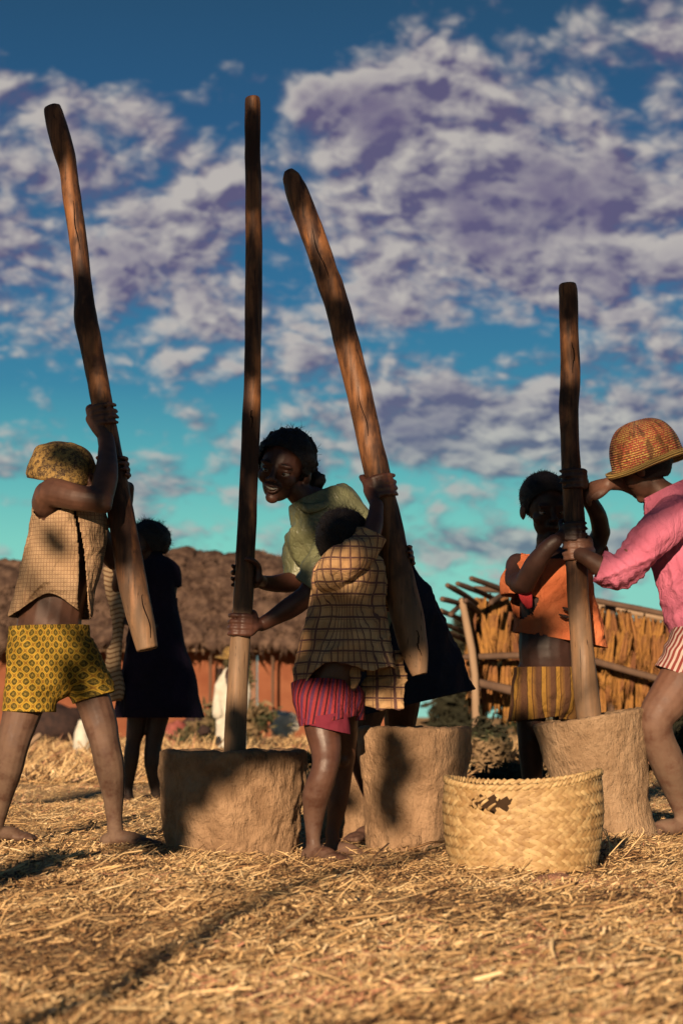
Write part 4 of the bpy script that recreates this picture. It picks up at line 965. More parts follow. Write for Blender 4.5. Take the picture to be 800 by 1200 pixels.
# shirt
bm = bmesh.new()
f.limb([(60, 780, .02, 50, 38), (61, 740, .02, 48, 36), (66, 700, .0, 45, 35), (74, 655, .0, 43, 34), (79, 615, .0, 43, 34), (80, 592, .0, 39, 31), (80, 575, .0, 22, 22)], bm, 28)
f.limb([(96, 600, .04, 20), (116, 622, .09, 19), (126, 640, .13, 17)], bm)
def raise_hem(me): 
    co = coords(me); p0 = f.p(60, 722); 
    xz = (co[:, 0] - p0.x) / (45 * f.k); k = np.clip((p0.z + 0.14 - co[:, 2]) / 0.14, 0, 1) ** 1.5; front = np.clip((f.d - co[:, 1] + .02) / .06, 0, 1)
    co[:, 2] += k * front * (0.072 * np.exp(-((xz - 0.05) / 0.70) ** 2)); me.vertices.foreach_set('co', co.ravel()); me.update()
def front_gap(c):       # the shirt hangs open in front
    if c.y > f.d: return False
    q = c - f.p(92, 598); zpx = -q.z / f.k; t = zpx / 120.0
    if t < 0: return False
    xl = (92 + 13 * t + 3 * math.sin(t * 4)) ; w_ = 1.2 + 4.6 * t
    return abs(c.x - f.p(xl, 600).x) / f.k < w_
sh = garment('shirt', bm, [(f.p(60, 724), (-0.02, 0, -1), 0.30), (f.p(58, 588, -.062), (-0.45, -.80, .40), 0.062), (f.p(116, 626, .09), (0.5, 0.15, -0.8), 0.075), (f.p(80, 577), (0, -0.1, 1), 0.07)], M['shirt_check'], f.root, 0.005, 6,
        [((-0.1, 0, 1), 0.010, 10), ((0.6, 0, 0.8), 0.006, 18)], f.p(72, 650), post=raise_hem, hole=front_gap)
# turned back front edge (placket)
# shorts
bm = bmesh.new()
f.limb([(57, 720, .02, 45, 33), (58, 745, .02, 46, 34), (58, 775, .01, 48, 37), (62, 786, .01, 45, 35)], bm, 28)
f.limb([(40, 765, 0, 32, 33), (37, 800, -.0, 30, 31), (34, 850, -.0, 30, 30)], bm, 24); f.limb([(84, 768, .02, 30, 31), (103, 800, .03, 26, 28), (118, 832, .03, 24, 26)], bm, 24)
sb = garment('shorts', bm, [(f.p(58, 733), (-0.02, 0, 1), 0.24), (f.p(36, 834), (-0.02, 0, -1), 0.112), (f.p(110, 817), (0.30, 0, -1), 0.102)], M['shorts_yellow'], f.root, 0.0065, 4, [((0.5, 0, 1), 0.005, 13), ((1, 0, 0.6), 0.003, 22)], f.p(60, 785))
# woven hat pushed over the back of the head
def hat_mesh(c, Mh, prof, n=80, seed=1, amp=0.002, bend=None):
    bm = bmesh.new(); rings = []
    for r_, z_ in prof:
        rings.append((r_, z_))
    V = [];
    for r_, z_ in rings:
        for j in range(n):
            th = 2 * math.pi * j / n; zz = z_ + (bend(th, r_, z_) if bend else 0); V.append(c + Mh @ Vector((r_ * math.cos(th), r_ * 1.06 * math.sin(th), zz)))
    Fc = []
    for i_ in range(len(rings) - 1):
        for j in range(n): Fc.append((i_ * n + j, i_ * n + (j + 1) % n, (i_ + 1) * n + (j + 1) % n, (i_ + 1) * n + j))
    me = np_mesh('hat', np.array(V), np.array(Fc), 4); 
    uvl = me.uv_layers.new(name='UVMap'); lv = np.empty(len(me.loops), np.int32); me.loops.foreach_get('vertex_index', lv); ri = lv // n; ti = lv % n
    cum = np.cumsum([0] + [math.hypot(a[0] - b_[0], a[1] - b_[1]) for a, b_ in zip(rings, rings[1:])]); uvl.data.foreach_set('uv', np.stack([ti / n, cum[ri]], 1).astype(np.float32).ravel())
    displace(me, lambda co, no: amp * NZ(co * 28 + seed)); return me
prof = [(0.094, -0.052), (0.099, -0.040), (0.098, -0.020)] + [(0.096 * math.cos(a) ** 0.7, -0.01 + 0.082 * math.sin(a)) for a in np.linspace(0.05, 1.5, 26)]
hM1 = frame((0.80, -0.50, -0.10), (-0.48, 0.42, 1))
me = hat_mesh(f.p(73, 546, 0.0), hM1, prof, 90, 2, 0.006, lambda th, r_, z_: 0.018 * math.cos(th + 2.5) * (r_ / .11)); h_ = link('woven_hat', me, M['hat_gold'], f.root); s_ = h_.modifiers.new('thick', 'SOLIDIFY'); s_.thickness = 0.006; s_.offset = 1

# ============ 2. girl in the dark dress behind
f = Fig(9.3, 'girl in a dark violet dress, all in shade behind the raised pestle', base_at(167, 940, 9.3))
f.limb([(185, 800, .02, 28, 20), (184, 760, .01, 26, 19), (180, 720, 0, 22, 17), (178, 690, 0, 23, 18), (178, 668, 0, 20, 16), (176, 656, 0, 9, 9)])
f.limb([(176, 662, 0, 8), (174, 645, -.01, 8)]); hM = frame((-0.85, -0.45, -0.15), (0, 0.05, 1)); head_shape(f.bm, f.p(174, 638), hM, 0.86)
f.limb([(199, 663, 0, 8), (201, 690, .03, 7), (196, 722, .02, 6)]); f.limb([(196, 722, .02, 6), (180, 735, -.10, 5.5), (168, 730, -.14, 4.5)]); open_hand(f.bm, f.p(168, 730, -.14), (-1, -.2, .2), (0, -1, 0), 0.85)
f.limb([(158, 666, 0, 7.5), (146, 690, -.05, 6.5), (138, 700, -.08, 6)]); f.limb([(138, 700, -.08, 6), (136, 685, -.14, 5), (138, 672, -.16, 4.5)]); open_hand(f.bm, f.p(138, 672, -.16), (0, -.2, 1), (0, -1, .3), 0.85)
f.limb([(166, 800, 0, 15), (160, 850, 0, 11.5), (156, 872, 0, 9), (154, 890, .0, 9), (151, 920, .02, 5.5), (151, 930, .02, 5.5)]); f.limb([(194, 800, 0, 15), (184, 850, 0, 11.5), (180, 872, 0, 10), (179, 895, 0, 10), (182, 925, .02, 6), (183, 936, .02, 6)])
for x_ in (151, 183): a = f.p(x_, 930, .02); foot(f.bm, a, (-0.75, -0.55), gzf(a.x, a.y), 1.0, 0.022)
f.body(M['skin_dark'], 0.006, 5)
hc = f.p(174, 636)
hair_cap(f, hc + Vector((0, 0.004, 0.010)), hM, (0.090, 0.106, 0.092), [(hc + hM @ Vector((0, 0.045, 0.01)), hM @ Vector((0, 1, -0.5))), (hc + hM @ Vector((0, 0, -0.045)), hM @ Vector((0, 0.2, -1)))], tufts=500, tl=0.016)
bm = bmesh.new()
f.limb([(183, 860, 0, 56, 38), (183, 830, 0, 51, 36), (181, 790, 0, 43, 32), (179, 750, 0, 34, 26), (178, 715, 0, 27, 21), (178, 690, 0, 27, 21), (178, 668, 0, 27, 19), (177, 656, 0, 12, 12)], bm, 28)
f.limb([(192, 664, 0, 10), (200, 670, 0, 10), (200, 692, .02, 10)], bm); f.limb([(164, 666, 0, 10), (154, 676, -.03, 10), (148, 690, -.05, 9)], bm)
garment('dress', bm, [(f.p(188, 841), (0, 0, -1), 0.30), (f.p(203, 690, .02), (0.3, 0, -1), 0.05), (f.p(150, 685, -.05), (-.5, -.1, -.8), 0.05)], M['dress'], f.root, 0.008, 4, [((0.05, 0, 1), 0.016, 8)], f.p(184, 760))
# patterned scarf twisted at her front
bm = bmesh.new(); f.limb([(133, 668, -.10, 12, 7), (134, 690, -.11, 10, 7), (137, 712, -.12, 7.5, 6), (138, 742, -.12, 4.5, 4), (134, 765, -.12, 7, 5), (131, 790, -.12, 11, 6), (132, 815, -.12, 15, 6)], bm, 20); f.limb([(146, 676, -.10, 7, 5), (146, 700, -.11, 6, 5), (141, 725, -.12, 5, 4), (137, 745, -.12, 3.5, 3)], bm, 14)
garment('scarf', bm, [], M['scarf'], f.root, 0.006, 3, [((0.1, 0, 1), 0.010, 22)], f.p(136, 740, .1))

# ============ 3. girl in the green blouse
f = Fig(6.35, 'smiling girl in an olive green blouse and dark skirt, leaning on the straight upright pestle', base_at(420, 960, 6.6)); g3 = f
f.limb([(464, 760, .10, 38, 30), (456, 720, .06, 34, 27), (440, 690, .04, 31, 24), (415, 660, .02, 33, 25), (392, 624, .0, 38, 27), (378, 602, .0, 35, 24), (364, 590, -.0, 22, 18)])
f.limb([(366, 594, 0, 17), (346, 572, -.02, 15)])
# head: face turned to the camera, tipped to the left
hM3 = frame((-0.30, -0.93, -0.16), (0.24, -0.12, 1.0)); hc3 = f.p(333, 549, -.03)
bmh = bmesh.new(); LL = head_shape(f.bm, hc3, hM3, 1.08)
s8 = 1.08
tube(f.bm, [(LL(-0.026, 0.073, -0.047), .0030), (LL(-0.010, 0.0845, -0.0475), .0042), (LL(0, 0.0860, -0.0485), .0042), (LL(0.010, 0.0845, -0.0475), .0042), (LL(0.026, 0.073, -0.047), .0030)], 10)
tube(f.bm, [(LL(-0.024, 0.0725, -0.051), .0030), (LL(-0.008, 0.0805, -0.0655), .0050), (LL(0.008, 0.0805, -0.0655), .0050), (LL(0.024, 0.0725, -0.051), .0030)], 10)
# upper arm pair
f.limb([(362, 618, .10, 17), (360, 650, .12, 14), (352, 678, .10, 12.5)]); f.limb([(354, 680, .10, 12), (335, 683, .06, 12), (318, 684, .02, 9.5), (306, 682, -.02, 8)])
f.limb([(392, 640, -.12, 17), (376, 672, -.16, 14), (360, 698, -.18, 13)]); f.limb([(360, 698, -.18, 12.5), (340, 712, -.18, 12.5), (320, 724, -.18, 9.5), (306, 732, -.17, 8)])
c_, ax, rp = pole_at(ps2, 676, 6.2); grip(f.bm, c_, ax, rp, (0.85, 0.50, 0), 1, f.p(308, 682, -.02), 1.0, 1.35, 0.017)
c_, ax, rp = pole_at(ps2, 734, 6.2); grip(f.bm, c_, ax, rp, (0.62, -0.75, 0), -1, f.p(308, 731, -.17), 1.0, 1.35, 0.017)
f.limb([(444, 770, .10, 27, 24), (430, 830, .12, 23), (421, 872, .12, 15), (425, 900, .14, 13), (434, 930, .16, 10), (437, 955, .18, 7), (438, 975, .18, 7)]); f.limb([(472, 770, .15, 27, 24), (470, 830, .3, 22), (466, 872, .4, 16), (466, 900, .42, 15), (470, 940, .45, 10), (472, 965, .45, 7)])
a = f.p(438, 968, .18); foot(f.bm, a, (-0.6, -0.8), gzf(a.x, a.y), 1.05, 0.02); a = f.p(472, 960, .45); foot(f.bm, a, (-0.5, -0.8), gzf(a.x, a.y), 1.05, 0.02)
bd = f.body(M['skin_face'], 0.0036, 3)
for sx in (-1, 1):
    bm = bmesh.new(); ell(bm, LL(sx * 0.029, 0.0655, -0.0065), (0.0140, 0.0140, 0.0120), hM3, 20); e_ = link('eye', bm_mesh(bm), M['eye_white'], f.root)
    bm = bmesh.new(); ell(bm, LL(sx * 0.029 + 0.001, 0.0765, -0.0065), (0.0062, 0.0040, 0.0062), hM3, 16); link('iris', bm_mesh(bm), M['iris'], e_)
    bm = bmesh.new(); tube(bm, [(LL(sx * 0.014, 0.083, 0.0165), .0018), (LL(sx * 0.028, 0.0845, 0.021), .0028), (LL(sx * 0.043, 0.076, 0.016), .0015)], 8); link('eyebrow', bm_mesh(bm), M['hair'], f.root)
bm = bmesh.new(); tube(bm, [(LL(-0.021, 0.0755, -0.0505), .0022, .0020), (LL(-0.009, 0.0825, -0.0555), .0036, .0026), (LL(0, 0.0845, -0.0565), .0040, .0028), (LL(0.009, 0.0825, -0.0555), .0036, .0026), (LL(0.021, 0.0755, -0.0505), .0022, .0020)], 10); link('teeth', bm_mesh(bm), M['teeth'], f.root)
hair_cap(f, LL(0, -0.014, 0.034), hM3, (0.089, 0.104, 0.088), [(LL(0, 0.058, 0.045), hM3 @ Vector((0, 1, -0.62))), (LL(0, -0.02, -0.050), hM3 @ Vector((0, 0.5, -1)))], amp=0.009, fr=70, tufts=150, tl=0.017, seed=3)
bm = bmesh.new(); lump(bm, f.p(369, 564, .05), (0.030, 0.034, 0.034), 4, 0.2, 20); lump(bm, f.p(360, 548, .05), (0.034, 0.034, 0.040), 6, 0.2, 20); bun = link('hair_bun', bm_mesh(bm), M['hair'], f.root)
bm = bmesh.new(); ell(bm, LL(0.082, -0.004, -0.044), (0.0065,) * 3, None, 12); link('ear_bead', bm_mesh(bm), M['bead'], f.root)
bm = bmesh.new()
f.limb([(452, 725, .06, 38, 32), (438, 700, .04, 38, 31), (412, 668, .02, 40, 31), (388, 628, .0, 49, 33), (378, 604, .0, 45, 31), (367, 590, -.0, 32, 25), (360, 578, 0, 24, 21)], bm, 28)
f.limb([(370, 620, .06, 22), (358, 640, .10, 22), (352, 668, .11, 20), (348, 690, .11, 19)], bm); f.limb([(400, 620, -.06, 24), (388, 650, -.13, 21), (370, 678, -.16, 20), (358, 694, -.17, 19)], bm)
bl = garment('blouse', bm, [(f.p(362, 583), (-0.45, 0, 1), 0.095), (f.p(349, 682, .11), (-0.2, 0, -1), 0.07), (f.p(362, 689, -.17), (-0.6, 0, -0.8), 0.07)], M['blouse'], f.root, 0.0065, 4, [((0.7, 0, 0.7), 0.010, 10), ((-0.5, 0, 0.8), 0.007, 17)], f.p(400, 650))
bm = bmesh.new(); tube(bm, [(f.p(350, 590, -.08), .008, .004), (f.p(362, 596, -.10), .016, .004), (f.p(384, 590, -.09), .012, .004), (f.p(396, 580, -.02), .010, .004)], 10); link('collar', bm_mesh(bm), M['blouse'], bl)
# wide skirt, swinging out to the right
bm = bmesh.new()
f.limb([(438, 668, .06, 26, 27), (448, 690, .08, 38, 33), (458, 725, .09, 48, 38), (468, 765, .10, 60, 46), (476, 800, .12, 73, 54), (482, 850, .14, 90, 60)], bm, 32)
garment('skirt', bm, [(f.p(468, 828, .1), (0.23, 0, -1), 0.6), (f.p(438, 674), (0.1, 0, 1), 0.10)], M['skirt'], f.root, 0.0085, 4, [((0.12, 0, 1), 0.030, 6.5), ((0.2, 0, 1), 0.010, 15)], f.p(462, 760))

# ============ 4. child in the plaid shirt, back to the camera
f = Fig(5.62, 'small child seen from behind in a cream plaid shirt and red striped shorts, arms raised', base_at(385, 1000, 5.7))
f.limb([(386, 815, .06, 31, 26), (390, 790, .05, 32, 26), (396, 760, .05, 31, 25), (402, 720, .05, 32, 25), (406, 690, .05, 35, 26), (408, 664, .05, 33, 24), (406, 648, .05, 16, 15)])
f.limb([(406, 660, .04, 13), (404, 645, .05, 12)]); hM = frame((0.35, 0.9, -0.1), (0.05, .1, 1)); hc = f.p(403, 636, .08); head_shape(f.bm, hc, hM, 0.80)
f.limb([(398, 662, -.05, 16), (418, 646, -.04, 13.5), (432, 632, -.0, 12.5)]); f.limb([(431, 637, 0, 12), (437, 618, .02, 11.5), (440, 603, .04, 9.5), (441, 592, .05, 8.5)])
c_, ax, rp = pole_at(ps3, 574, 5.78); grip(f.bm, c_, ax, rp, (-0.25, -0.95, 0), 1, f.p(441, 592, .05), 0.98, 0.95, 0.018)
f.limb([(436, 676, .10, 15), (456, 690, .20, 12), (470, 702, .28, 10.5)]); f.limb([(470, 702, .28, 10), (474, 684, .28, 9.5), (473, 668, .24, 8)])
c_, ax, rp = pole_at(ps3, 655, 5.75); grip(f.bm, c_, ax, rp, (0.5, 0.85, 0), -1, f.p(473, 668, .24), 0.85, 1.0, 0.016)
f.limb([(374, 812, .03, 23, 23), (377, 850, .02, 21, 21), (382, 880, -.0, 18, 18), (380, 903, -.02, 15.5, 16), (371, 930, .0, 16.5, 17), (368, 955, .02, 12.5, 13), (367, 982, .02, 8.5), (367, 992, .02, 8.5)])
f.limb([(402, 812, .10, 20, 20), (402, 850, .16, 18, 18), (403, 885, .20, 14, 14), (400, 910, .22, 12.5, 13), (396, 940, .24, 12, 13), (391, 965, .26, 9, 9), (389, 980, .26, 7.5)])
for (x_, y_, dd_, r_) in ((377, 900, -.027, .021), (402, 890, .18, .02)): ell(f.bm, f.p(x_, y_, dd_), (r_, .02, r_ * 1.1))
for (x_, dd_) in ((371, .015), (363, .015)): ell(f.bm, f.p(x_, 984, dd_), (.010, .010, .010))
for x_, y_, dy, hd in ((367, 986, .02, (0.72, -0.62)), (389, 975, .26, (0.85, -.35))): a = f.p(x_, y_, dy); foot(f.bm, a, hd, gzf(a.x, a.y), 0.92, 0.021)
f.body(M['skin_red'], 0.0042, 5)
hair_cap(f, hc + Vector((-.004, -0.004, 0.014)), hM, (0.074, 0.086, 0.082), [(hc + hM @ Vector((0, 0.035, 0.01)), hM @ Vector((0, 1, -0.3))), (hc + hM @ Vector((0, 0, -0.060)), hM @ Vector((0, 0.2, -1)))], amp=0.005, tufts=700, tl=0.010, seed=5)
bm = bmesh.new()
f.limb([(404, 815, .05, 66, 42), (405, 790, .05, 61, 40), (406, 755, .05, 52, 36), (408, 715, .05, 44, 32), (409, 685, .04, 41, 30), (408, 662, .04, 37, 28), (405, 648, .05, 20, 20)], bm, 28)
f.limb([(388, 672, -.02, 19), (400, 661, -.05, 19), (417, 650, -.05, 17.5), (430, 634, -.01, 15), (440, 612, .03, 14)], bm); f.limb([(430, 680, .08, 20), (450, 692, .16, 17), (462, 702, .24, 15), (470, 708, .28, 13)], bm)
def plaid_hem(me):
    co = coords(me); xx = (co[:, 0] - f.p(405, 780).x) / f.k; k = np.clip((f.p(400, 740).z - co[:, 2]) / 0.10, 0, 1)
    lift = 14 * np.exp(-((xx + 14) / 22.0) ** 2) - 15 * np.exp(-((xx + 55) / 9.0) ** 2) + 1.6 * np.sin(xx * 0.16) + 0.4 * np.sin(xx * 0.5 + 1); co[:, 2] += k * lift * f.k; me.vertices.foreach_set('co', co.ravel()); me.update()
sh4 = garment('shirt', bm, [(f.p(405, 788), (0.10, 0, -1), 0.40), (f.p(435, 625, .01), (0.45, 0.1, 1), 0.085), (f.p(405, 653, .05), (0, 0, 1), 0.055), (f.p(466, 705, .26), (.6, .5, -.1), 0.05)], M['plaid'], f.root, 0.006, 3, [((0.1, 0, 1), 0.009, 9), ((0.8, 0, 0.55), 0.007, 13), ((0.2, 0, 1), 0.003, 26)], f.p(405, 730), post=plaid_hem)
# shirt front hanging below at the right
bm = bmesh.new(); f.limb([(452, 768, .13, 20, 4), (452, 795, .12, 24, 4), (449, 812, .11, 27, 5), (447, 826, .10, 27, 5)], bm, 20)
garment('shirt_tail', bm, [], M['plaid'], f.root, 0.005, 2, [((0.3, 0, 1), 0.008, 20), ((1, 0, .3), 0.004, 30)], f.p(450, 800, .3), label='torn lit front tail of the plaid shirt')
bm = bmesh.new(); f.limb([(412, 778, .02, 5, 3), (417, 792, .0, 7, 3), (413, 806, .0, 2.5, 2)], bm, 12); garment('shirt_tail', bm, [], M['plaid'], f.root, 0.004, 1, [((0.3, 0, 1), 0.003, 20)], f.p(412, 790, .2))
bm = bmesh.new()
f.limb([(377, 782, .05, 36, 29), (378, 800, .05, 37, 30), (382, 822, .05, 36, 30), (386, 838, .05, 32, 28)], bm, 28); f.limb([(372, 815, .03, 30, 28), (378, 840, .02, 28, 26), (381, 870, .01, 27, 25)], bm); f.limb([(400, 815, .08, 26, 26), (404, 845, .14, 23, 23), (405, 868, .16, 22, 22)], bm)
garment('shorts', bm, [(f.p(377, 797), (0.02, 0.25, 1), 0.20), (f.p(380, 846, .02), (0.18, 0, -1), 0.10), (f.p(404, 846, .14), (0.1, 0, -1), 0.08)], M['shorts_red'], f.root, 0.006, 4, [((0.2, 0, 1), 0.004, 16)], f.p(380, 820, .04), uvtilt=-0.18)
bm = bmesh.new(); f.limb([(378, 838, .02, 29, 26), (380, 846, .02, 29.5, 26.5), (382, 852, .02, 28, 25.5), (384, 870, .01, 27, 25)], bm, 24)
garment('leg_band', bm, [(f.p(382, 854, .02), (-0.22, 0, -1), 0.10), (f.p(378, 838, .02), (-.15, 0, 1), 0.08)], M['band_red'], f.root, 0.005, 3, [((0, 0, 1), 0.002, 40)], f.p(380, 845))

# ============ 5. boy in the orange shirt
f = Fig(6.80, 'small boy in a torn orange shirt and brown striped shorts, face behind the pestle', base_at(640, 978, 6.9)); b5 = f
f.limb([(644, 800, .02, 34, 26), (642, 778, .0, 33, 27), (640, 760, -.01, 33, 27), (642, 735, .0, 34, 26), (644, 700, 0, 36, 26), (645, 670, 0, 38, 26), (643, 654, 0, 30, 22), (641, 644, 0, 15, 14)])
f.limb([(641, 650, 0, 13), (640, 632, -.01, 12.5)]); hM5 = frame((0.22, -0.93, -0.22), (-0.02, -0.12, 1)); hc5 = f.p(638, 595, .0); LL5 = head_shape(f.bm, hc5, hM5, 1.04)
for lip in ((-0.049, .0045), (-0.058, .0050)): tube(f.bm, [(LL5(-0.018, 0.076, lip[0]), .003), (LL5(0, 0.083, lip[0] + .001), lip[1]), (LL5(0.018, 0.076, lip[0]), .003)], 10)
f.limb([(606, 662, -.02, 14), (604, 680, -.08, 13), (614, 684, -.14, 12.5)]); f.limb([(614, 684, -.14, 12), (626, 662, -.20, 12), (640, 643, -.24, 9.5), (650, 634, -.25, 8.5)])
f.limb([(682, 655, .04, 13), (697, 640, .08, 12.5), (704, 622, .06, 11)]); f.limb([(704, 624, .06, 11), (700, 604, .0, 10.5), (690, 586, -.06, 9), (684, 577, -.08, 8)])
c_, ax, rp = pole_at(ps4, 562, 6.6); grip(f.bm, c_, ax, rp, (0.88, -0.2, 0), -1, f.p(684, 578, -.08), 0.98, 1.3, 0.018)
c_, ax, rp = pole_at(ps4, 624, 6.6); grip(f.bm, c_, ax, rp, (-0.55, -0.8, 0.0), 1, f.p(650, 634, -.25), 0.95, 0.75, 0.018)
f.limb([(624, 790, .0, 20, 20), (622, 830, 0, 19, 19), (621, 862, 0, 15, 15), (622, 890, .02, 14, 15), (624, 925, .03, 11), (625, 955, .04, 7.5), (625, 965, .04, 7.5)]); f.limb([(662, 790, .04, 20, 20), (664, 830, .04, 19, 19), (665, 862, .04, 15, 15), (665, 890, .06, 14, 15), (666, 925, .07, 11), (667, 955, .08, 7.5)])
ell(f.bm, f.p(622, 866, -.026), (.022, .02, .024)); ell(f.bm, f.p(612, 688, -.145), (.020, .020, .020))
for x_, dy in ((625, .04), (667, .1)): a = f.p(x_, 958, dy); foot(f.bm, a, (-0.1, -1), gzf(a.x, a.y), 0.92, 0.02)
f.body(M['skin_dark'], 0.0042, 4)
for sx in (-1, 1):
    bm = bmesh.new(); ell(bm, LL5(sx * 0.029, 0.0655, -0.0065), (0.0138, 0.0138, 0.0110), hM5, 16); e_ = link('eye', bm_mesh(bm), M['eye_white'], f.root)
    bm = bmesh.new(); ell(bm, LL5(sx * 0.029, 0.0755, -0.0075), (0.0066, 0.0040, 0.0066), hM5, 14); link('iris', bm_mesh(bm), M['iris'], e_)
hair_cap(f, LL5(0, -0.012, 0.036), hM5, (0.082, 0.098, 0.084), [(LL5(0, 0.060, 0.050), hM5 @ Vector((0, 1, -0.75))), (LL5(0, -0.02, -0.052), hM5 @ Vector((0, 0.6, -1)))], amp=0.0025, fr=120, tufts=900, tl=0.006, seed=9)
bm = bmesh.new()
f.limb([(652, 790, .0, 58, 38), (653, 760, .0, 55, 36), (652, 735, .0, 50, 34), (648, 705, .0, 44, 33), (646, 675, 0, 43, 32), (644, 656, 0, 38, 28), (642, 642, 0, 19, 18)], bm, 28)
f.limb([(624, 666, .0, 17), (611, 666, -.02, 16), (606, 682, -.05, 15.5), (605, 705, -.07, 15)], bm); f.limb([(672, 656, .02, 17), (686, 656, .05, 16), (698, 646, .08, 15)], bm)
sh5 = garment('shirt', bm, [(f.p(656, 750), (-0.17, 0, -1), 0.40), (f.p(600, 697, -.07), (-0.1, -0.1, -1), 0.085), (f.p(642, 650), (0, -0.25, 1), 0.085), (f.p(690, 650, .06), (.7, .1, .4), 0.06)], M['shirt_orange'], f.root, 0.006, 4, [((0.1, 0, 1), 0.011, 9), ((0.7, 0, 0.6), 0.008, 15)], f.p(648, 700))
bm = bmesh.new(); tube(bm, [(f.p(612, 686, -.118), .020, .004), (f.p(616, 700, -.122), .022, .004), (f.p(620, 712, -.120), .010, .003)], 12); link('torn_patch', bm_mesh(bm), M['sleeve_red'], sh5)
bm = bmesh.new()
for (x0, y0, x1, y1, w_) in ((616, 706, 624, 720, .004), (659, 712, 668, 714, .006), (655, 720, 668, 723, .006)): tube(bm, [(f.p(x0, y0, -.112), w_ * .4, .002), (f.p((x0 + x1) / 2, (y0 + y1) / 2 + 1, -.116), w_, .002), (f.p(x1, y1, -.114), w_ * .4, .002)], 8)
link('tear', bm_mesh(bm), M['plain_dark'], sh5)
bm = bmesh.new()
f.limb([(643, 772, .0, 39, 31), (642, 790, .0, 41, 32), (641, 815, .0, 42, 33)], bm, 28); f.limb([(622, 800, -.0, 24, 27), (619, 830, -.0, 23, 27), (616, 870, 0, 24, 27)], bm); f.limb([(666, 800, .02, 24, 26), (669, 830, .02, 23, 26), (672, 870, .02, 23, 26)], bm)
garment('shorts', bm, [(f.p(643, 782), (0, 0, 1), 0.24), (f.p(619, 843), (0.1, 0, -1), 0.11), (f.p(666, 843), (0, 0, -1), 0.11)], M['shorts_brown'], f.root, 0.006, 3, [((-.1, 0, 1), 0.010, 13), ((0.6, 0, 1), 0.004, 22)], f.p(643, 810))

# ============ 6. child in the pink sweater, right edge
f = Fig(6.65, 'child in a pink sweater and red striped shorts under a round woven hat', base_at(800, 975, 6.7))
f.limb([(838, 760, .02, 38, 30), (832, 735, .0, 37, 29), (822, 700, .0, 38, 29), (812, 660, .0, 40, 30), (802, 620, 0, 41, 29), (790, 594, 0, 34, 25), (776, 578, 0, 16, 15)])
f.limb([(780, 585, 0, 15), (760, 560, 0, 13)]); hM6 = frame((-0.74, 0.50, -0.45), (-0.34, 0.05, 1)); hc6 = f.p(754, 547, 0); head_shape(f.bm, hc6, hM6, 1.02)
f.limb([(782, 608, -.14, 17), (752, 640, -.17, 15), (722, 672, -.18, 13)]); f.limb([(724, 672, -.18, 12.5), (704, 664, -.18, 12), (688, 654, -.18, 9.5), (680, 650, -.17, 9)])
c_, ax, rp = pole_at(ps4, 645, 6.6); grip(f.bm, c_, ax, rp, (0.62, -0.75, 0), -1, f.p(682, 651, -.17), 1.02, 1.25, 0.019)
f.limb([(776, 590, .12, 15), (762, 582, .12, 12), (748, 574, .10, 11)]); f.limb([(750, 574, .10, 11), (730, 566, .04, 10), (712, 567, .0, 8)]); open_hand(f.bm, f.p(714, 567, .0), (-1, -.15, -.30), (0.15, -0.75, 0.7), 0.98, 0.9, 0.016)
f.limb([(824, 760, -.02, 32, 29), (804, 790, -.05, 29, 27), (784, 818, -.08, 25, 24), (768, 842, -.10, 21, 21), (770, 866, -.08, 19.5, 20), (782, 895, -.04, 20, 21), (792, 925, .0, 15.5, 16), (798, 950, .02, 10.5), (800, 962, .02, 10)])
f.limb([(850, 760, .06, 30, 28), (862, 810, .08, 26, 25), (872, 850, .08, 20, 20), (884, 890, .10, 19, 20), (892, 930, .14, 13), (894, 958, .16, 10)])
for (x_, y_, dd_, r_) in ((768, 848, -.105, .030), (872, 850, .04, .03)): ell(f.bm, f.p(x_, y_, dd_), (r_, .024, r_ * 1.1))
ell(f.bm, f.p(806, 955, -.005), (.013, .013, .013))
for x_, y_, dy, hd in ((799, 956, .02, (-1.0, -0.28)), (894, 955, .16, (-0.95, -.1))): a = f.p(x_, y_, dy); foot(f.bm, a, hd, gzf(a.x, a.y), 1.25, 0.026)
f.body(M['skin_pinkish'], 0.0045, 5)
hair_cap(f, hc6 + Vector((0, 0, 0.012)), hM6, (0.084, 0.100, 0.086), [(hc6 + hM6 @ Vector((0, 0.05, 0.03)), hM6 @ Vector((0, 1, -0.7))), (hc6 + hM6 @ Vector((0, 0, -0.045)), hM6 @ Vector((0, 0.4, -1)))], amp=0.003, fr=90)
bm = bmesh.new()
f.limb([(842, 755, .0, 50, 36), (836, 730, .0, 49, 36), (824, 695, .0, 49, 36), (812, 660, .0, 49, 36), (802, 622, 0, 48, 34), (790, 596, 0, 42, 30), (776, 577, 0, 22, 20), (768, 568, 0, 19, 18)], bm, 28)
f.limb([(792, 606, -.09, 26), (770, 622, -.15, 22), (748, 648, -.17, 19), (726, 672, -.18, 17.5), (712, 668, -.18, 16), (700, 664, -.18, 14.5), (690, 655, -.18, 13)], bm, 20); f.limb([(782, 592, .10, 20), (764, 584, .12, 17), (752, 578, .10, 15)], bm)
def sweater_folds(me):
    co = coords(me); el_ = np.array(f.p(728, 668, -.18)); dist = np.linalg.norm(co - el_, axis=1); no = normals(me); along_ = (co - el_) @ np.array(Vector((0.72, 0, 0.70)))
    co = co + no * (0.0032 * np.exp(-(dist / 0.13) ** 2) * np.sin(along_ * 210))[:, None]
    # gathered hem
    h = (co[:, 2] - f.p(835, 728).z); co = co + no * (0.004 * np.exp(-(h / 0.02) ** 2))[:, None]
    me.vertices.foreach_set('co', co.astype(np.float32).ravel()); me.update()
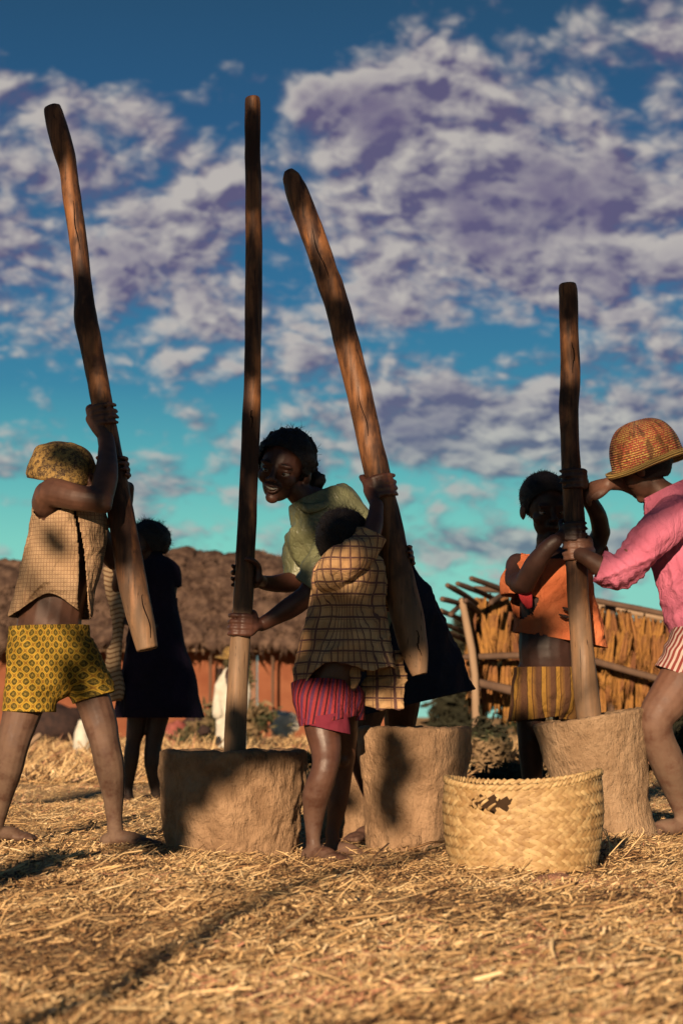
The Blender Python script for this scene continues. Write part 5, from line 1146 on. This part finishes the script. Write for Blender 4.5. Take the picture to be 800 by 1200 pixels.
garment('sweater', bm, [(f.p(835, 728), (0.27, 0, -1), 0.24), (f.p(701, 664, -.18), (-0.85, 0, 0.32), 0.095), (f.p(773, 575), (-0.5, 0, 1), 0.105), (f.p(758, 580, .11), (-1, 0, .3), 0.08)], M['sweater_pink'], f.root, 0.0055, 5, [((-0.3, 0, 1), 0.008, 8), ((0.9, 0, 0.4), 0.008, 13)], f.p(810, 650), extra=sweater_folds)
bm = bmesh.new()
f.limb([(833, 715, .0, 42, 32), (834, 740, .0, 45, 34), (836, 765, .0, 46, 35)], bm, 28); f.limb([(826, 745, -.01, 38, 33), (806, 782, -.04, 35, 31), (784, 812, -.06, 33, 29)], bm); f.limb([(852, 760, .05, 34, 31), (862, 800, .07, 32, 30), (868, 830, .07, 30, 28)], bm)
garment('shorts', bm, [(f.p(830, 716), (-0.2, 0, 1), 0.24), (f.p(797, 792, -.05), (-0.42, 0, -1), 0.128), (f.p(864, 815, .07), (0.1, 0, -1), 0.13)], M['shorts_white'], f.root, 0.006, 4, [((-.4, 0, 1), 0.006, 12)], f.p(826, 760), uvtilt=-0.50)
# striped woven bowler hat
def hat_stripes(g, b):
    uv = g.uv(); ux, uy, _ = g.sep(uv); p = g.obj()
    ring_ = g.m('SINE', g.m('MULTIPLY', uy, 2 * math.pi / 0.0078)); n = g.noise(p, 22, 3, 0.6); fine_ = g.noise(g.comb(g.m('MULTIPLY', ux, 150), g.m('MULTIPLY', uy, 128), 0), 1.0, 2, 0.6)
    c = g.mix(g.ss(g.m('ADD', fine_, g.m('MULTIPLY', n, 0.35)), 0.55, 0.74), (0.62, 0.42, 0.12), (0.42, 0.075, 0.05))
    c = g.mix(g.ss(g.noise(g.comb(g.m('MULTIPLY', ux, 26), g.m('MULTIPLY', uy, 14), 1), 1.0, 3), 0.52, 0.60, 0, 0.75), c, (0.10, 0.045, 0.018))
    c = g.mix(g.ss(uy, 0.040, 0.036), c, g.mix(fine_, (0.36, 0.22, 0.06), (0.66, 0.45, 0.15)))
    c = g.mix(g.ss(ring_, -0.5, -1.0, 0, 0.85), c, (0.07, 0.03, 0.012))
    g.put(b, 'Normal', g.bump(ring_, 0.9, 0.0022)); return c
M['hat_stripes'] = mat('coiled_red_and_gold_raffia', hat_stripes, 0.55, 0.3)
prof = [(0.141, -0.016), (0.141, -0.028), (0.135, -0.036), (0.130, -0.034), (0.120, -0.024), (0.1135, -0.010), (0.112, 0.004)] + [(0.112 * math.cos(a) ** 0.74, 0.008 + 0.116 * math.sin(a)) for a in np.linspace(0.03, 1.55, 50)]
hMh = frame((-0.88, -0.30, -0.32), (-0.27, -0.10, 1))
me = hat_mesh(f.p(757, 536, -.01), hMh, prof, 110, 5, 0.0022, lambda th, r_, z_: (0.012 * math.sin(2 * th + 0.8) + 0.012 * math.sin(th - 1.0)) * max(0, (r_ - 0.112) / 0.038))
h_ = link('woven_hat', me, M['hat_stripes'], f.root); s_ = h_.modifiers.new('thick', 'SOLIDIFY'); s_.thickness = 0.005; s_.offset = 1

# ============ 7. distant figure in white with a hat by the hut
f = Fig(21.0, 'distant person in a white robe and straw hat standing near the red hut', base_at(272, 884, 21.0))
f.limb([(272, 880, .0, 11, 9), (271, 850, 0, 13, 10), (271, 820, 0, 13, 10), (272, 800, 0, 14, 10), (273, 788, 0, 10, 8), (273, 780, 0, 5, 5)]); head_shape(f.bm, f.p(273, 772), frame((0.4, -.9, -.1), (0, 0, 1)), 0.95, False)
f.limb([(261, 798, 0, 4.5), (257, 820, -.05, 4), (258, 838, -.1, 3.5)]); f.limb([(284, 798, 0, 4.5), (287, 818, -.05, 4), (284, 838, -.1, 3.5)])
for sx in (-4, 5): f.limb([(272 + sx, 870, 0, 4), (272 + sx, 884, 0, 3.5)]); a = f.p(272 + sx, 884); foot(f.bm, a, (0.2, -1), gzf(a.x, a.y), 1.2, 0.03)
f.body(M['skin_dark'], 0.010, 3)
bm = bmesh.new(); f.limb([(271, 884, .0, 16, 12), (270, 850, 0, 16.5, 13), (270, 815, 0, 16, 12), (272, 798, 0, 15.5, 11), (273, 787, 0, 9, 8)], bm, 20); f.limb([(262, 797, 0, 6), (256, 818, -.04, 6), (256, 836, -.08, 5.5)], bm); f.limb([(283, 797, 0, 6), (288, 818, -.04, 6), (285, 832, -.08, 5.5)], bm)
garment('robe', bm, [(f.p(271, 876), (0, 0, -1), 0.3)], M['white_cloth'], f.root, 0.014, 3, [((0, 0, 1), 0.018, 6)], f.p(271, 830))
me = hat_mesh(f.p(272.5, 768), frame((0.3, -.9, -.1), (0, 0, 1)), [(0.19, -0.02), (0.15, -0.005), (0.11, 0.0), (0.10, 0.05), (0.07, 0.09), (0.005, 0.10)], 30); h_ = link('straw_hat', me, M['hat_gold'], f.root); s_ = h_.modifiers.new('thick', 'SOLIDIFY'); s_.thickness = 0.01
lump_thing('dark_animal', 'small dark animal lying by the white cloth bundle near the distant person', 'animal', P(240, 856, 20.5), (0.07, 0.05, 0.05), 9, M['plain_dark'], 0.2)

# ------------------------------------------------------------------ the shade trees that stand behind and beside the photographer
def toward_sun(px, py, dd, s_): return P(px, py, dd) - TRAVEL * s_
SHADE = [  # leaf clumps arranged for the shade they throw: px, py, depth, distance up the light, radius x px (in the picture), radius z px
  # pestle 1
  (62, 150, 6.3, 8, 22, 48), (98, 395, 6.3, 8, 26, 78), (128, 500, 6.3, 8, 16, 30), (143, 575, 6.3, 7.5, 16, 55), (150, 650, 6.3, 7.5, 14, 26),
  # pestle 2
  (296, 190, 6.2, 8, 24, 70), (296, 360, 6.2, 8, 24, 95), (290, 500, 6.2, 8, 16, 14), (286, 650, 6.2, 7.5, 22, 80),
  # pestle 3
  (340, 225, 5.8, 8, 26, 38), (377, 325, 5.8, 8, 10, 16), (400, 385, 5.8, 8, 24, 28), (452, 615, 5.75, 7.5, 14, 50), (470, 690, 5.75, 7.5, 22, 32),
  # pestle 4
  (666, 350, 6.6, 8, 20, 30), (668, 468, 6.6, 8, 20, 16), (668, 535, 6.6, 8, 22, 46), (665, 600, 6.6, 7.5, 24, 26),
  # girl in green, dress girl, children
  (345, 522, 6.3, 7.5, 30, 22), (300, 560, 6.3, 7.5, 8, 22), (318, 545, 6.3, 7.5, 14, 9), (335, 575, 6.3, 7.5, 13, 9), (358, 586, 6.3, 7.5, 18, 14), (372, 580, 6.3, 7.5, 20, 22), (375, 622, 6.3, 7.5, 14, 12), (330, 700, 6.2, 7.5, 34, 36), (360, 690, 6.2, 7.5, 14, 18),
  (178, 640, 9.3, 11, 30, 40), (185, 720, 9.3, 11, 45, 70), (188, 820, 9.3, 11, 50, 60), (165, 900, 9.3, 11, 36, 34),
  (452, 935, 5.75, 7.2, 11, 30), (462, 885, 5.75, 7.2, 14, 32), (402, 724, 5.62, 7.2, 60, 27), (372, 740, 5.62, 7.2, 18, 16), (390, 636, 5.6, 7.2, 12, 10), (460, 725, 5.7, 7.2, 22, 46), (515, 750, 6.2, 7.5, 38, 70), (455, 770, 5.8, 7.2, 22, 14), (440, 845, 6.2, 7.5, 60, 20),
  (405, 620, 5.6, 7.2, 24, 20), (628, 590, 6.7, 7.5, 22, 36), (655, 625, 6.7, 7.5, 20, 18), (700, 620, 6.7, 7.5, 18, 30),
  (86, 540, 6.2, 7.5, 24, 16), (90, 800, 6.2, 7.5, 10, 22), (70, 640, 6.2, 7.5, 10, 8), (108, 760, 6.2, 7.5, 12, 20),
  # left mortar and the ground
  (212, 900, 5.95, 7.3, 36, 40), (255, 892, 5.95, 7.3, 30, 28), (290, 882, 5.95, 7.3, 30, 14), (335, 876, 5.95, 7.3, 26, 7), (196, 955, 5.95, 7.3, 18, 38), (228, 930, 5.95, 7.3, 16, 16), (150, 972, 6.0, 7.3, 30, 12), (278, 850, 6.1, 7.3, 14, 22),
  (640, 880, 8.5, 10, 60, 20), (615, 880, 6.8, 8, 26, 40),
]
def crown_mesh(items, seed):
    r = np.random.default_rng(seed); V = []; 
    for (px, py, dd, s_, rx, rz) in items:
        c = toward_sun(px, py, dd, s_); k = dd / F; ax_, az_ = rx * k, rz * k; n = int(220 + 90000 * ax_ * az_)
        q = r.normal(0, 1, (n, 3)); q /= np.linalg.norm(q, axis=1)[:, None]; q *= (r.random(n) ** 0.42)[:, None]; q = q * np.array([ax_, 0.14, az_]) * 1.05 + np.array(c)
        d1 = r.normal(0, 1, (n, 3)); d1 /= np.linalg.norm(d1, axis=1)[:, None]; d2 = np.cross(d1, r.normal(0, 1, (n, 3))); d2 /= np.linalg.norm(d2, axis=1)[:, None]; L = (0.018 + 0.016 * r.random(n))[:, None]
        V.append(np.stack([q - d1 * L, q + d2 * L * 0.55, q + d1 * L, q - d2 * L * 0.55], 1).reshape(-1, 3))
    V = np.concatenate(V); return np_mesh('crown', V, np.arange(len(V)).reshape(-1, 4), 4)
def tree(name, label, base, items, trunk_top, r0, seed):
    root = empty(name, base); tag(root, label, 'tree'); bm = bmesh.new(); base = Vector(base); tt_ = Vector(trunk_top)
    tube(bm, [(base - Vector((0, 0, .05)), r0 * 1.3), (base.lerp(tt_, .3) + Vector((.05, .04, 0)), r0), (base.lerp(tt_, .7), r0 * .8), (tt_, r0 * .6)], 16); link('trunk', bm_mesh(bm), M['bark'], root)
    o = link('crown', crown_mesh(items, seed), M['leaf'], root, smooth=False)
    cs = [toward_sun(*it[:4]) for it in items]
    for c in cs:
        bm = bmesh.new(); m1 = tt_.lerp(c, .5) + Vector((0, -.25, .25)); tube(bm, [(tt_, r0 * .25), (m1, 0.012), (c, 0.006)], 6); link('branch', bm_mesh(bm), M['bark'], root)
    return root
left = [i for i in SHADE if i[0] < 260]; mid = [i for i in SHADE if 260 <= i[0] < 540]; right = [i for i in SHADE if i[0] >= 540]
tree('shade_tree', 'leafy tree standing behind the photographer on the left', (-4.4, -3.4, 0), left, (-4.1, -3.2, 3.9), 0.11, 1)
tree('shade_tree', 'leafy tree standing right behind the photographer', (1.2, -5.2, 0), mid, (0.8, -5.0, 5.4), 0.10, 2)
tree('shade_tree', 'leafy tree standing behind the photographer on the right', (2.4, -4.4, 0), right, (2.0, -4.2, 5.0), 0.09, 3)
# bare trunk beside the camera: its shadow is the dark band across the ground at left
root = empty('dead_tree', (-1.74, 0.0, 0)); tag(root, 'bare leaning trunk standing to the left of the photographer', 'tree')
bm = bmesh.new(); tube(bm, [(Vector((-1.78, 0.0, -.05)), .12), (Vector((-1.77, 0.0, .8)), .10), (Vector((-1.77, 0.02, 1.15)), .10), (Vector((-1.78, 0.02, 1.45)), .065), (Vector((-1.78, 0.02, 1.64)), .04)], 14); me = bm_mesh(bm); displace(me, lambda co, no: .02 * NZ(co * 9)); link('trunk', me, M['bark'], root)
root = empty('sapling', (-1.32, -1.4, 0)); tag(root, 'thin crooked sapling behind the photographer', 'tree')
bm = bmesh.new(); tube(bm, [(Vector((-1.32, -1.4, -.05)), .024), (Vector((-1.26, -1.4, .8)), .022), (Vector((-1.34, -1.4, 1.3)), .025), (Vector((-1.28, -1.4, 1.7)), .028), (Vector((-1.20, -1.4, 1.95)), .03), (Vector((-1.17, -1.4, 2.3)), .03), (Vector((-1.17, -1.4, 2.5)), .01)], 10); link('trunk', bm_mesh(bm), M['bark'], root)
print('tris', sum(len(o.data.polygons) for o in SC.objects if o.type == 'MESH'))

# ------------------------------------------------------------------ small green weeds in the foreground
def weed(label, px, py, n, h, seed):
    c = on_ground(px, py); r = np.random.default_rng(seed); V = []; Fc = []
    for k in range(n):
        a = r.random() * 6.28; b_ = c + Vector((r.normal(0, .022), r.normal(0, .03), -.004)); L = h * (.5 + r.random() * .6); dv = Vector((math.cos(a) * .45, math.sin(a) * .45, 1)).normalized(); s_ = Vector((-math.sin(a), math.cos(a), 0)) * 0.0022
        m_ = b_ + dv * L * .55; e_ = b_ + dv * L + Vector((math.cos(a), math.sin(a), -.5)) * L * .35; b0 = len(V)
        V += [b_ - s_, b_ + s_, m_ + s_ * 1.5, m_ - s_ * 1.5, e_ + s_ * .3, e_ - s_ * .3]; Fc += [(b0, b0 + 1, b0 + 2, b0 + 3), (b0 + 3, b0 + 2, b0 + 4, b0 + 5)]
    tag(link('weed', np_mesh('weed', np.array(V), np.array(Fc), 4), M['leaf'], smooth=False), label, 'weed', 'green weeds in the foreground')
weed('green weed tuft at the lower right edge of the straw', 786, 1128, 26, 0.024, 1)
weed('tiny green weed at the bottom right, nearest the camera', 690, 1184, 18, 0.022, 3)
